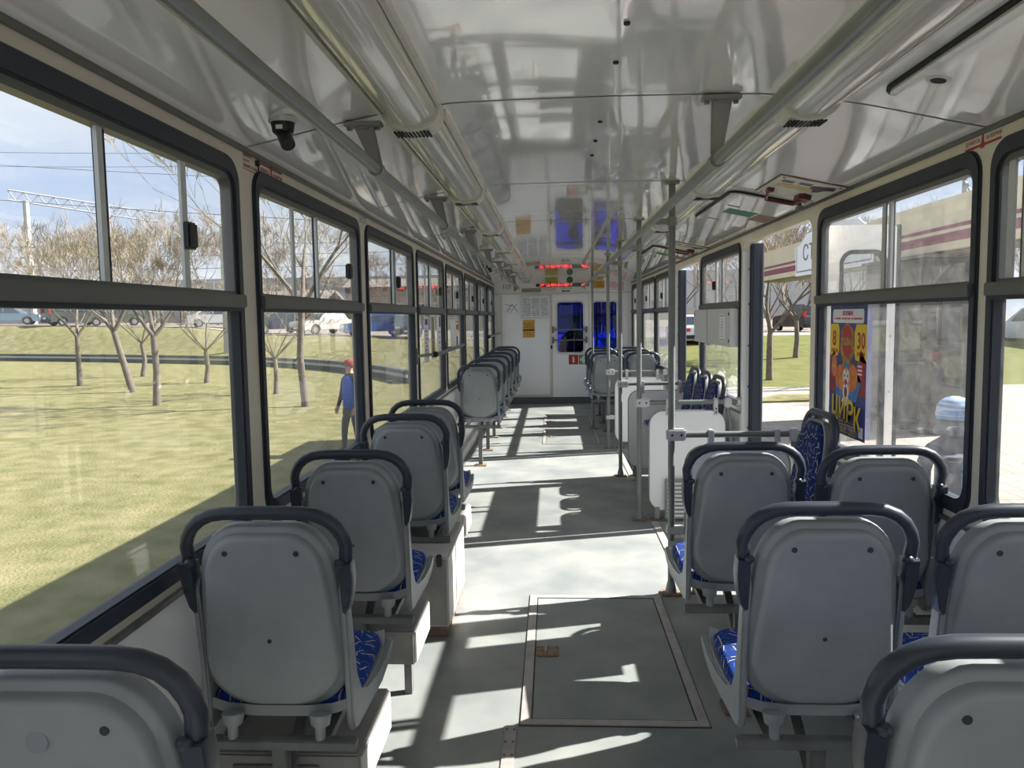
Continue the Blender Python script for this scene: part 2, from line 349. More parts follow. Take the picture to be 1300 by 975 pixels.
# ------------------------------------------------------------------ dimensions
XW = 1.2            # inner face of the side walls
WT = 0.05           # wall thickness
P0, PP = 2.5793, 1.5923
def pil(k): return P0 + PP * k
YB, YE = pil(-3) - 0.05, 13.66      # back wall, cab bulkhead
ZG = -0.75          # ground outside
HALF = 0.068        # half pillar
SILL, TOP, RAIL = 0.84, 2.05, 1.597

# ------------------------------------------------------------------ outside ground
def interp(x, tab):
    if x <= tab[0][0]: return tab[0][1]
    for (a, fa), (b, fb) in zip(tab, tab[1:]):
        if x <= b: return fa + (fb - fa) * (x - a) / (b - a)
    return tab[-1][1]
KERB = [(-90, 60), (-60, 55), (-35.5, 47.9), (-26, 44.4), (-16.9, 40.2), (-12.5, 36.9), (-9.24, 33.6), (-7, 30.3), (-5.3, 27.4), (-4.0, 23.5), (-3.2, 18), (-2.8, 8)]
ROADZ = [(-60, 1.6), (-44, 1.5), (-34, 1.3), (-25, 1.15), (-20, 0.65), (-14, 0.55), (-9, 0.3), (-3, 0.2), (40, 0.2)]
ROADY = [(-95, 76), (-60, 65), (-42, 57.5), (-33, 55.5), (-25, 53), (-20, 50), (-14, 48), (-9, 46.6), (-3, 45)]      # near edge of the road on the bank
def sstep(t): t = max(0.0, min(1.0, t)); return t * t * (3 - 2 * t)
def ground_z(x, y):
    if x < -2.0:
        k = interp(x, KERB); hi = interp(x, ROADZ); w = max(4.0, interp(x, ROADY) - k - .6)
        return ZG + sstep((y - k - 0.6) / w) * (hi - ZG)
    hi = interp(x, ROADZ)
    return ZG + sstep((y - 26) / 14.0) * (hi + 0.1 - ZG)
M['grass'] = mat('spring_grass', rgb(96, 98, 58), 0.9, col2=rgb(136, 128, 96), scale=2.4, detail=12, lo=0.3, hi=0.72, spec=0.1, bump=0.02, bscale=30)
M['grass_r'] = mat('bright_spring_grass', rgb(82, 90, 42), 0.9, col2=rgb(106, 102, 66), scale=1.6, detail=12, lo=0.3, hi=0.75, spec=0.1, bump=0.02, bscale=30)
M['road'] = mat('dusty_road', rgb(138, 129, 119), 0.9, col2=rgb(124, 115, 106), scale=0.8)
M['paving'] = mat('pale_paving', rgb(152, 143, 135), 0.85, col2=rgb(136, 128, 121), scale=1.3, detail=8)
M['ballast'] = mat('track_ballast', rgb(130, 120, 106), 0.95, col2=rgb(104, 98, 84), scale=6, detail=10)
def terrain(name, x0, x1, y0, y1, nx, ny, m, label, zf=ground_z, gx=1.0):
    mb = MB()
    for j in range(ny + 1):
        for i in range(nx + 1):
            x = x0 + (x1 - x0) * (i / nx) ** gx; y = y0 + (y1 - y0) * j / ny; mb.v.append((x, y, zf(x, y)))
    for j in range(ny):
        for i in range(nx):
            a = j * (nx + 1) + i; mb.f.append((a, a + 1, a + nx + 2, a + nx + 1))
    return tag(mb.build(name, m, weld=False), label, None, kind='structure')
terrain('ground_lawn', -3.0, -95.0, -30, 78, 60, 108, M['grass'], 'sunny spring lawn rising to a bank beside the tram', gx=1.4)
def road_z(x, y): return ground_z(x, y) + 0.03
mb = MB(); nx = 46
for i in range(nx + 1):
    x = -95 + 92 * i / nx; mb.v += [(x, interp(x, ROADY), interp(x, ROADZ) + .03), (x, 80, interp(x, ROADZ) + .03)]
mb.f = [(2 * i, 2 * i + 2, 2 * i + 3, 2 * i + 1) for i in range(nx)]
tag(mb.build('road_bank', M['road'], weld=False), 'dusty parking road on top of the grass bank', None, kind='structure')
terrain('ground_far', -140, 90, 58, 200, 46, 6, M['ballast'], 'bare brown ground beyond the parked cars', zf=lambda x, y: interp(x, ROADZ) - 0.02)
terrain('ground_track', -3.0, 2.2, -30, 62, 2, 40, M['ballast'], 'worn earth strip under the tram', zf=lambda x, y: ZG - 0.02)
terrain('ground_pavement', 2.2, 26, -30, 24.4, 10, 20, M['paving'], 'pale slab pavement at the tram stop', zf=lambda x, y: ZG)
terrain('ground_verge', 2.2, 60, 24.4, 44, 16, 20, M['grass_r'], 'bright green verge beyond the pavement', zf=ground_z)
terrain('road_right', 2.2, 90, 44, 58, 10, 6, M['road'], 'pale road behind the green verge', zf=lambda x, y: interp(x, ROADZ) + 0.12)
_nt = M['paving'].node_tree; _b = _nt.nodes['Principled BSDF']; _src = _b.inputs['Base Color'].links[0].from_socket
_br = _nt.nodes.new('ShaderNodeTexBrick'); _br.inputs['Scale'].default_value = 1.0; _br.inputs['Brick Width'].default_value = .5; _br.inputs['Row Height'].default_value = .5; _br.inputs['Mortar Size'].default_value = .014; _br.inputs['Color1'].default_value = (1, 1, 1, 1); _br.inputs['Color2'].default_value = (.9, .9, .9, 1); _br.inputs['Mortar'].default_value = (.6, .58, .55, 1)
_tc = _nt.nodes.new('ShaderNodeTexCoord'); _nt.links.new(_tc.outputs['Object'], _br.inputs['Vector'])
_mx = _nt.nodes.new('ShaderNodeMix'); _mx.data_type = 'RGBA'; _mx.blend_type = 'MULTIPLY'; _mx.inputs[0].default_value = 1.0
_nt.links.new(_src, _mx.inputs[6]); _nt.links.new(_br.outputs['Color'], _mx.inputs[7]); _nt.links.new(_mx.outputs[2], _b.inputs['Base Color'])
flower = MB().prism([(4.6, 19.9), (9.0, 20.6), (9.4, 21.9), (6.0, 21.7)], 'z', ZG, ZG + 0.05)
tag(flower.build('ground_bed', M['grass']), 'small planted bed in the pavement', None, kind='structure')
# dark guard rail along the foot of the bank
kp = [(x, y) for x, y in KERB if x > -75]
fine = []
for i in range(60):
    x = -75 + (75 - 5.2) * i / 59.0; fine.append((x, interp(x, KERB)))
gr = thing('guard_rail', 'low dark guard rail with a pale band curving along the grass bank', 'guard rail', (-20, 42, ZG))
mb = MB(); mb2 = MB()
for (a, b) in zip(fine, fine[1:]):
    mb.obox((a[0], a[1], ZG + 0.2), (b[0], b[1], ZG + 0.2), 0.25, 0.5); mb2.obox((a[0] - 0.1, a[1] - 0.14, ZG + 0.26), (b[0] - 0.1, b[1] - 0.14, ZG + 0.26), 0.06, 0.1)
mb.build('rail_body', mat('dark_rail', rgb(64, 70, 74), 0.6), gr, off=gr.location); mb2.build('pale_band', mat('pale_rail', rgb(170, 174, 176), 0.5), gr, off=gr.location)

# ------------------------------------------------------------------ tram shell: floor, walls, roof
WELLS = [(0.58, XW, pil(1) + 0.07, pil(2) - 0.07), (0.58, XW, pil(3) + 0.07, pil(4) - 0.07)]
flr = struct('floor', (0, 5, 0), 'grey-green linoleum floor of the tram aisle')
fb = filled(rect(-XW, XW, YB, YE), [rect(*w) for w in WELLS], 'z', -0.12, 0.0)
bmobj('linoleum', fb, M['floor'], flr, off=flr.location)
for i, (x0, x1, y0, y1) in enumerate(WELLS):
    st = thing('door_step', ['sunken metal-edged step inside the near open doorway', 'sunken step inside the far open doorway'][i], 'step', (x0, y0, -0.4), kind='structure')
    MB().box(x0, x1 + 0.07, y0, y1, -0.42, -0.36).build('tread', M['hatch'], st, off=st.location)
    MB().box(x0 - 0.02, x0, y0, y1, -0.42, -0.12).build('riser', M['skirt'], st, off=st.location)
    MB().box(x0 - 0.02, x1 + .07, y0 - 0.02, y0, -0.42, -0.12).box(x0 - 0.02, x1 + .07, y1, y1 + 0.02, -0.42, -0.12).build('side_wall', M['skirt'], st, off=st.location)
    tag(MB().box(x0 - 0.045, x0 + 0.008, y0 - 0.25, y1, 0.0, 0.006).build('trim_%d' % (i + 1), M['floor_metal'], bevel=0.002), ['pale metal strip edging the near door step', 'pale metal strip edging the far door step'][i], None, kind='structure')

def hatch_floor(x0, x1, y0, y1, label, latch=True):
    t = thing('floor_hatch', label, 'floor hatch', ((x0 + x1) / 2, (y0 + y1) / 2, 0), group='hatches in the aisle floor'); w = 0.042; L = t.location
    MB().box(x0 + w, x1 - w, y0 + w, y1 - w, 0.0005, 0.003).build('panel', M['hatch'], t, off=L)
    for a, b, c, d in ((x0, x0 + w, y0, y1), (x1 - w, x1, y0, y1), (x0 + w, x1 - w, y0, y0 + w), (x0 + w, x1 - w, y1 - w, y1)):
        MB().box(a, b, c, d, 0.0005, 0.006).build('frame_strip', M['floor_metal'], t, off=L, bevel=0.0015)
    MB().ring(rect(x0 - .004, x1 + .004, y0 - .004, y1 + .004), rect(x0, x1, y0, y1), 'z', 0.0003, 0.002).ring(rect(x0 + w - .001, x1 - w + .001, y0 + w - .001, y1 - w + .001), rect(x0 + w + .004, x1 - w - .004, y0 + w + .004, y1 - w - .004), 'z', .0005, .0045).build('seam', M['dark'], t, off=L)
    if latch:
        ly = y0 + (y1 - y0) * 0.47; lx = x0 + w + 0.005
        lp = MB().prism(rr(lx, lx + 0.105, ly - 0.055, ly + 0.055, 0.015), 'z', 0.003, 0.006).build('latch_plate', M['rust'], t, off=L)
        MB().tube([(lx + .045, ly - .03, .006), (lx + .045, ly - .026, .017), (lx + .045, ly + .026, .017), (lx + .045, ly + .03, .006)], 0.005, 6).build('latch_handle', M['alu'], lp, off=L)
        for sx in (0.012, 0.093):
            for sy in (-.042, .042): MB().tube([(lx + sx, ly + sy, .006), (lx + sx, ly + sy, .0075)], 0.005, 8).build('rivet', M['rust'], lp, off=L)
    return t
hatch_floor(-0.319, 0.390, 2.796, 4.160, 'large metal-framed floor hatch with a rusty latch in the near aisle')
hatch_floor(-0.315, 0.385, 9.25, 10.5, 'metal-framed floor hatch in the far aisle, nearer of the far two')
hatch_floor(-0.315, 0.385, 10.78, 11.9, 'metal-framed floor hatch in the aisle closest to the cab bulkhead')
jt = thing('joint_strip', 'riveted metal floor strip at the near corner of the big hatch', 'floor strip', (-0.35, 2.2, 0))
MB().box(-0.375, -0.33, 1.0, 2.79, 0.0005, 0.005).build('strip', M['floor_metal'], jt, off=jt.location, bevel=0.001)
for k in range(12):
    for sx in (-0.366, -0.339): MB().tube([(sx, 2.76 - k * 0.085, .005), (sx, 2.76 - k * 0.085, .0068)], 0.004, 8).build('rivet', M['screw'], jt, off=jt.location)

# windows by bay: side, bay index -> opening
BAYS_L = list(range(-3, 6)) + [6]
def bay(k, h=HALF):
    y0 = pil(k) + h; y1 = pil(k + 1) - h
    return (y0, min(y1, YE - 0.10))
WIN_R = [-3, -2, -1, 0, 2, 4, 5, 6]
DOOR_R = [1, 3]
wl_l = struct('wall_left', (-XW, 5, 0), 'cream left tram wall with a row of windows')
bmobj('wall_skin', filled(rect(YB, YE, -0.12, 2.14), [rr(*bay(k), SILL, TOP, 0.085) for k in BAYS_L], 'x', -XW - WT, -XW), M['cream'], wl_l, off=wl_l.location)
wl_r = struct('wall_right', (XW, 5, 0), 'cream right tram wall with windows and two open doorways')
holes = [rr(*bay(k, .034), SILL, TOP, 0.085) for k in WIN_R]
# door openings run out through the bottom of the wall
DOORS = [(pil(k) + 0.075, pil(k + 1) - 0.03) for k in DOOR_R]
out = [(YB, -0.12)]
for (a, b) in DOORS:
    out += [(a, -0.12), (a, 1.95)]; out += [(a + 0.08 * (1 - math.cos(t)), 1.95 + 0.08 * math.sin(t)) for t in [PI / 12 * q for q in range(1, 7)]]
    out += [(b - 0.08 * (1 - math.cos(t)), 1.95 + 0.08 * math.sin(t)) for t in [PI / 12 * q for q in range(6, 0, -1)]]; out += [(b, 1.95), (b, -0.12)]
out += [(YE, -0.12), (YE, 2.14), (YB, 2.14)]
bmobj('wall_skin', filled(out, holes, 'x', XW, XW + WT), M['cream'], wl_r, off=wl_r.location)
# outer skirt below the floor
MB().box(-XW - WT, -XW, YB, YE, -0.5, -0.12).build('skirt', M['cream'], wl_l, off=wl_l.location)
ys = [YB] + [v for d in DOORS for v in d] + [YE]
for a, b in zip(ys[::2], ys[1::2]): MB().box(XW, XW + WT, a, b, -0.5, -0.12).build('skirt', M['cream'], wl_r, off=wl_r.location)
# white lower panels and their trims, bay by bay
for s, wo, ks in ((-1, wl_l, BAYS_L), (1, wl_r, WIN_R)):
    for k in ks:
        y0, y1 = pil(k), min(pil(k + 1), YE); x0, x1 = sorted((s * XW, s * (XW - 0.006)))
        MB().box(x0, x1, y0 + 0.002, y1 - 0.002, 0.0, 0.795).build('panel', M['white'], wo, off=wo.location)
        x0, x1 = sorted((s * XW, s * (XW - 0.014)))
        MB().box(x0, x1, y0, y1, 0.797, 0.812).build('trim_strip', M['alu'], wo, off=wo.location)
        x0, x1 = sorted((s * XW, s * (XW - 0.05)))
        MB().box(x0, x1, y0, y1, 0.0, 0.11).build('skirting', M['plinth_white'], wo, off=wo.location, bevel=0.004)
    for (a, b) in DOORS if s > 0 else ():
        # pale jamb boards with screws on both sides of each doorway
        for yy, e in ((b - 0.0, 1), ):
            j = MB().box(XW - 0.004, XW + WT + 0.03, yy - 0.012, yy + 0.0, -0.36, 1.98).build('jamb', M['white_matt'], wo, off=wo.location)
            for z in (0.1, 0.4, 0.7, 1.0, 1.3, 1.6, 1.85):
                MB().tube([(XW + 0.04, yy - 0.012, z), (XW + 0.04, yy - 0.014, z)], 0.007, 8).build('screw', M['screw'], j, off=wo.location)

def window(n, s, k, mull, slide, latch, dirty=False, label=''):
    """gasket, mid rail, fixed lower pane, two sliding upper panes and a latch"""
    y0, y1 = bay(k, HALF if s < 0 else .034); x_in = s * XW; t = struct('window_%d' % n, (x_in, y0, SILL), label); L = t.location
    def xs(a, b): return sorted((s * (XW + a), s * (XW + b)))
    G = M['glass_dirty'] if dirty else M['glass']; GU = M['glass_dirty'] if dirty else M['glass_up']
    MB().ring(rr(y0 - .004, y1 + .004, SILL - .004, TOP + .004, 0.085), rr(y0 + .036, y1 - .036, SILL + .046, TOP - .052, 0.06), 'x', *xs(-.012, .036)).build('gasket', M['rubber'], t, off=L, bevel=0.006)
    MB().box(*xs(-.026, .034), y0 + .012, y1 - .012, RAIL - .022, RAIL + .02).build('mid_rail', M['alu_dark'], t, off=L, bevel=0.003)
    MB().box(*xs(-.014, .034), y0 + .03, y1 - .03, RAIL - .034, RAIL - .022).build('rail_lip', M['rubber'], t, off=L)
    MB().ring(rr(y0 + .032, y1 - .032, RAIL + .018, TOP - .046, (.004, .004, .05, .05)), rr(y0 + .052, y1 - .052, RAIL + .03, TOP - .072, (.004, .004, .035, .035)), 'x', *xs(-.002, .032)).build('vent_frame', M['alu_dark'], t, off=L)
    MB().box(*xs(.020, .024), y0 + .03, y1 - .03, SILL + .044, RAIL - .02).build('pane', G, t, off=L)
    ym = y0 + (y1 - y0) * mull; ysl = y0 + (y1 - y0) * slide; zb, zt = RAIL + .03, TOP - .07
    MB().box(*xs(.024, .028), y0 + .045, ym + .02, zb, zt).build('pane', GU, t, off=L)
    MB().box(*xs(.012, .016), ym - .02, y1 - .045, zb, zt).build('pane', GU, t, off=L)
    MB().box(*xs(.006, .016), ym - .022, ym, zb, zt).build('mullion', M['alu_light'], t, off=L)
    MB().box(*xs(.016, .032), ym, ym + .026, zb, zt).build('mullion', M['rubber'], t, off=L)
    sp = MB().box(*xs(.004, .012), ysl - .016, ysl + .016, zb, zt).build('sliding_edge', M['alu_light'], t, off=L)
    if latch is not None:
        yl = y0 + (y1 - y0) * latch
        MB().box(*xs(-.018, .008), yl - .006, yl + .045, 1.735, 1.81).build('latch', M['black'], t, off=L, bevel=0.006)
    return t
names_l = {-3: 'left window behind the back row of seats', -2: 'left window beside the rearmost seats', -1: 'left window at the near edge of the row', 0: 'largest left window with a lawn, trees and a mast behind it', 1: 'left window with a person in blue and old cars behind it',
           2: 'left window between the person in blue and the paper notices', 3: 'left window with three narrow paper notices', 4: 'left window with a white folded paper and blue sheet', 5: 'left window beside the middle of the far seat row', 6: 'narrow left window next to the cab bulkhead'}
pm = {-3: (.5, .7, .7), -2: (.5, .7, .7), -1: (.5, .7, .7), 0: (.49, .755, .745), 1: (.52, .29, .83), 2: (.55, .58, .60), 3: (.52, .3, .83), 4: (.5, .62, .6), 5: (.55, .6, .62), 6: (.5, .55, .6)}
# bays on the left: k=0 spans 2.65..4.1 -> the large near window is k=-1
for i, k in enumerate(BAYS_L):
    kk = k + 1
    lab = names_l.get(kk, 'narrow left window next to the cab bulkhead') if kk <= 6 else 'narrow last left window touching the cab bulkhead'
    window(i + 1, -1, k, *pm.get(kk, (.5, .55, .6)), label=lab)
names_r = {-3: 'right window at the very back', -2: 'right window beside the rearmost seat', -1: 'right window at the near edge beside the last seat', 0: 'dusty right window with the circus poster and a person in a blue hat outside', 2: 'right window behind the three sideways blue seats, partly covered by a grey box',
           4: 'right window just past the far open doorway', 5: 'right window beside the far double seats', 6: 'short right window next to the cab'}
for i, k in enumerate(WIN_R):
    window(len(BAYS_L) + i + 1, 1, k, *({0: (.46, .49, None), -1: (.9, .94, None)}.get(k, (.5, .6, .6))), dirty=k in (0, -1, 2), label=names_r[k])

# front and back walls
FR = FR_E(0, 0)
wl_e = struct('wall_end', (0, YE, 0), 'white cab bulkhead closing the far end of the tram')
bmobj('bulkhead', filled(rect(-XW, XW, 0.0, 2.25), [rr(-.10, .36, .90, 1.78, .06), rr(.53, .94, .95, 1.78, .05)], 'y', YE, YE + 0.04), M['white_matt'], wl_e, off=wl_e.location)
MB().box(-XW, XW, YE - .02, YE, 0, .115).build('skirting', M['skirt'], wl_e, off=wl_e.location)
MB().box(-XW, XW, YE - .016, YE, 1.925, 1.95).build('header_strip', M['alu_light'], wl_e, off=wl_e.location)
wl_b = struct('wall_back', (0, YB, 0), 'cream back wall of the tram behind the camera')
bmobj('back_skin', filled(rect(-XW, XW, -0.5, 2.25), [rr(-.95, .95, .9, 2.0, .1)], 'y', YB - 0.05, YB), M['cream'], wl_b, off=wl_b.location)
MB().box(-.95, .95, YB - .03, YB - .026, .9, 2.0).build('pane', M['glass'], wl_b, off=wl_b.location)
MB().ring(rr(-.96, .96, .89, 2.01, .1), rr(-.91, .91, .94, 1.96, .08), 'y', YB - .06, YB + .01).build('gasket', M['rubber'], wl_b, off=wl_b.location)

# ceiling: one curved glossy panel per bay with dark seams, and the outer roof
CP = [(-1.2, 2.104), (-1.1, 2.124), (-1.0, 2.146), (-.92, 2.164), (-.835, 2.182), (-.74, 2.199), (-.62, 2.215), (-.5, 2.228), (-.3, 2.233), (0, 2.235)]
CP = CP + [(-x, z) for x, z in CP[-2::-1]]
def ceil_z(x): return interp(x, CP)
ceil = struct('ceiling', (0, 5, 2.2), 'glossy white panelled tram ceiling with mirror-like reflections')
edges = [YB] + [pil(k) for k in range(-2, 7)] + [YE]
for a, b in zip(edges, edges[1:]):
    mb = MB(); ny = 6
    for j in range(ny + 1):
        y = a + 0.003 + (b - a - 0.006) * j / ny
        for x, z in CP: mb.v.append((x, y, z))
    for j in range(ny):
        for i in range(len(CP) - 1):
            q = j * len(CP) + i; mb.f.append((q, q + 1, q + len(CP) + 1, q + len(CP)))
    n = len(mb.v); mb.v += [(x, y, z + 0.012) for x, y, z in mb.v]; mb.f += [tuple(n + i for i in f)[::-1] for f in list(mb.f)]
    mb.build('panel', M['ceiling'], ceil, off=ceil.location, smooth=60, fix=False, weld=False)
for y in edges[1:-1]:
    mb = MB()
    for (xa, za), (xb, zb) in zip(CP, CP[1:]): mb.add([(xa, y - .004, za - .0012), (xb, y - .004, zb - .0012), (xb, y + .004, zb - .0012), (xa, y + .004, za - .0012), (xa, y - .004, za + .016), (xb, y - .004, zb + .016), (xb, y + .004, zb + .016), (xa, y + .004, za + .016)], [(0, 1, 2, 3), (7, 6, 5, 4)])
    mb.build('seam', M['seam'], ceil, off=ceil.location, fix=False, weld=False)
for s in (-1, 1):
    MB().box(min(s * XW, s * (XW - .012)), max(s * XW, s * (XW - .012)), YB, YE, 2.09, 2.106).build('cove_strip', M['alu_dark'], ceil, off=ceil.location)
rp = [(-1.25, 2.12), (-1.22, 2.19), (-1.1, 2.25), (-.7, 2.30), (0, 2.32), (.7, 2.30), (1.1, 2.25), (1.22, 2.19), (1.25, 2.12)]
rpi = [(x * .985, z - .02) for x, z in rp]
tag(MB().prism(rp + rpi[::-1], 'y', YB - .05, YE + 1.7).build('roof', M['cream']), 'rounded outer tram roof above the ceiling', None, kind='structure')
for i, (x, y) in enumerate(((.006, 1.95), (.003, 2.24), (0, 2.9), (0, 3.21), (0, 3.49))):
    MB().tube([(x, y, 2.229), (x, y, 2.236)], 0.008, 8).build('screw_cap', M['dark'], ceil, off=ceil.location)

# ------------------------------------------------------------------ ceiling lights, handrails, poles
def lamp(side, k, label):
    x0, x1 = (-.722, -.535) if side < 0 else (.535, .722); cx = (x0 + x1) / 2; hw = (x1 - x0) / 2
    y0, y1 = max(YB + .02, pil(k) + .06), min(YE - .14, pil(k + 1) - .06)
    t = thing('ceiling_light', label, 'ceiling light', (cx, y0, 2.2), group='ribbed ceiling lights'); L = t.location
    zt = 2.222; dz = 0.082; prof = []
    N = 22
    for i in range(N + 1):
        a = PI * i / N; rib = 0.0018 * (i % 2)
        prof.append((cx - (hw - .006 - rib) * math.cos(a), zt - (dz - rib) * math.sin(a) ** 0.75 if 0 < i < N else zt))
    MB().prism(prof, 'y', y0, y1).build('cover', M['lamp_cover'], t, off=L, smooth=50)
    for xa in (x0 - .008, x1 - .006): MB().box(xa, xa + .014, y0, y1, ceil_z(xa) - .022, ceil_z(xa) + .002).build('mount_strip', M['lamp_end'], t, off=L)
    ec = [(cx - hw * 1.02 * math.cos(PI * i / 14), zt - .092 * math.sin(PI * i / 14) ** 0.6 if 0 < i < 14 else zt) for i in range(15)]
    e = MB().prism(ec, 'y', y1, y1 + .12).build('end_cap', M['lamp_end'], t, off=L, smooth=50)
    gb = MB()
    for q in range(10):
        xx = cx - .054 + q * .012
        for r_ in range(4): gb.box(xx - .0036, xx + .0036, y1 + .022 + r_ * .02, y1 + .036 + r_ * .02, zt - .0935, zt - .088)
    gb.build('grille', M['dark'], e, off=L)
where = {-3: 'behind the camera', -2: 'over the rear seats', -1: 'overhead, nearest in view', 0: 'just past the nearest ceiling joint', 1: 'third along the ceiling', 2: 'fourth along the ceiling', 3: 'fifth along the ceiling', 4: 'sixth along the ceiling', 5: 'seventh along the ceiling', 6: 'last before the cab bulkhead'}
for k in range(-3, 7):
    for s in (-1, 1): lamp(s, k, 'ribbed grey-white ceiling light in the %s row, %s' % ('window-side left' if s < 0 else 'door-side right', where[k]))

def handrail(side, x, label):
    z = 2.022; y0, y1 = YB + .1, YE - .35
    t = thing('ceiling_handrail', label, 'handrail', (x, 2.58, z)); L = t.location
    pts = [(x, y0, z), (x, y1, z)]
    if side < 0: pts += [(x - .02, y1 + .1, z + .0), (x - .06, YE, z)]
    else: pts += [(x + .01, y1 + .1, z + .0), (x + .03, YE, z)]
    MB().tube(pts, 0.019, 12).build('tube', M['rail'], t, off=L)
    for k in range(-2, 7):
        y = pil(k)
        if side > 0 and k in (1, 2, 3, 4, 5, 6): continue
        px = x - .04 if side < 0 else x + .015; zc = min(ceil_z(px - .06), ceil_z(px + .06))
        b = MB().prism([(px - .03, zc - .02), (px + .034, zc - .02), (x + .018, z + .018), (x - .018, z + .018)], 'y', y - .011, y + .011).build('hanger', M['bracket'], t, off=L, bevel=.003)
        pl = MB().box(px - .062, px + .062, y - .022, y + .022, zc - .02, zc - .004); pl.box(px - .02, px + .02, y - .016, y + .016, zc - .03, zc - .018)
        pl.build('ceiling_plate', M['bracket'], b, off=L, bevel=.003)
        for q in (-.046, .046): MB().tube([(px + q, y, zc - .03), (px + q, y, zc - .02)], .009, 6).build('bolt', M['alu'], b, off=L)
        MB().tube([(x, y - .022, z), (x, y + .022, z)], .025, 12).build('collar', M['bracket'], b, off=L)
    return t
handrail(-1, -.752, 'grey ceiling handrail hung on brackets along the left window side')
handrail(1, .350, 'grey ceiling handrail running above the seats on the door side')
handles = {}
def pole(y, x, label, top_z=None, panel=None, down=False, low_clamp=None):
    t = thing('grab_pole', label, 'pole', (x, y, 0)); L = t.location; zc = ceil_z(x)
    MB().tube([(x, y, 0.0), (x, y, zc)], .0185, 12).build('tube', M['rail'], t, off=L)
    MB().tube([(x, y, zc - .012), (x, y, zc)], .04, 14).build('ceiling_flange', M['bracket'], t, off=L)
    MB().tube([(x, y, 0.0), (x, y, .03), (x, y, .07)], [.033, .03, .02], 12).build('foot_collar', M['rail'], t, off=L)
    MB().prism(rr(x - .055, x + .055, y - .045, y + .045, .012), 'z', 0, .01).build('foot_plate', M['rust'], t, off=L)
    MB().tube([(x, y, 2.0), (x, y, 2.045)], .027, 12).build('joint_collar', M['bracket'], t, off=L)
    MB().obox((x, y, 2.022), (.35, y, 2.022), .03, .03).build('link_arm', M['bracket'], t, off=L)
    c = MB().box(x - .028, x + .075, y - .026, y + .026, .853, .917).build('clamp', M['clamp'], t, off=L, bevel=.008)
    for q in (0.0, .05): MB().tube([(x + q, y - .026, .885), (x + q, y - .029, .885)], .007, 8).build('bolt', M['dark'], c, off=L)
    if low_clamp: MB().box(x - .026, x + .07, y - .024, y + .024, low_clamp - .022, low_clamp + .022).build('clamp', M['clamp'], t, off=L, bevel=.006)
    return t
def partition(y, x0, x1, label, louver=False):
    """rail from pole to wall with a rounded panel hung under it"""
    r = thing('partition', label, 'partition', (x0, y, 0)); L = r.location
    MB().tube([(x0 + .06, y, .885), (XW - .01, y, .885)], .0175, 12).build('rail', M['rail'], r, off=L)
    MB().tube([(XW - .03, y, .885), (XW - .002, y, .885)], .036, 12).build('wall_flange', M['clamp'], r, off=L)
    xd = x1 + .02
    MB().tube([(xd, y, .88), (xd + .004, y, .80), (xd + .022, y, .74), (xd + .024, y, .66), (xd + .024, y, .0)], .0165, 10).build('down_tube', M['rail'], r, off=L)
    MB().box(xd - .026, xd + .026, y - .026, y + .026, .845, .915).build('tee_clamp', M['clamp'], r, off=L, bevel=.008)
    p = MB().prism(rr(x0 + .075, x1, .075, .822, .105), 'y', y - .009, y + .009).build('panel', M['white_matt'], r, off=L)
    MB().ring(rr(x0 + .070, x1 + .005, .070, .827, .109), rr(x0 + .076, x1 - .001, .076, .821, .104), 'y', y - .012, y + .012).build('edge_trim', M['bracket'], p, off=L)
    for hx in (x0 + .21, x0 + .56):
        hg = MB().box(hx - .015, hx + .015, y - .024, y + .024, .79, .912).build('hanger', M['clamp'], r, off=L, bevel=.005)
        for z in (.812, .838): MB().tube([(hx, y - .024, z), (hx, y - .027, z)], .006, 8).build('bolt', M['dark'], hg, off=L)
    ft = MB().box(x0 + .115, x0 + .15, y - .016, y + .016, .01, .1).build('foot', M['bracket'], r, off=L, bevel=.003)
    MB().box(x0 + .09, x0 + .175, y - .03, y + .03, 0, .01).build('foot_plate', M['rust'], r, off=L)
    if louver:
        lv = MB().box(x0 + .185, x1 - .03, y - .05, y - .02, .02, .315).build('heater_box', M['bracket'], r, off=L, bevel=.003)
        for k in range(9): MB().obox((x0 + .2, y - .054, .045 + k * .03), (x1 - .045, y - .054, .045 + k * .03), .012, .016).build('louver', M['alu_light'], lv, off=L)
PY = [4.20, 5.77, 7.38, 8.96]
PL = ['grab pole rising beside the seat at the near doorway', 'grab pole in front of the white panel past the near doorway', 'grab pole at the near side of the far doorway', 'grab pole in front of the far white panel beyond the far doorway']
QL = ['rail with a grey-white panel hung behind the near seats by the doorway', 'rail with a white rounded panel and louvred heater past the near doorway', 'rail with a panel ending the three sideways blue seats', 'rail with a white panel in front of the far double seats']
for i, y in enumerate(PY):
    pole(y, .456, PL[i], low_clamp=.36 if i in (0, 3) else None); partition(y, .456, 1.085, QL[i], louver=(i == 1))
p5 = thing('grab_pole', 'thin grab pole among the far double seats near the cab', 'pole', (.34, 10.4, 0)); L = p5.location
MB().tube([(.36, 10.54, ceil_z(.36)), (.36, 10.54, .0)], .017, 10).build('tube', M['rail'], p5, off=L)
MB().tube([(.36, 10.54, ceil_z(.36) - .012), (.36, 10.54, ceil_z(.36))], .04, 12).build('ceiling_flange', M['bracket'], p5, off=L)
MB().prism(rr(.31, .41, 10.5, 10.58, .012), 'z', 0, .01).build('foot_plate', M['rust'], p5, off=L)
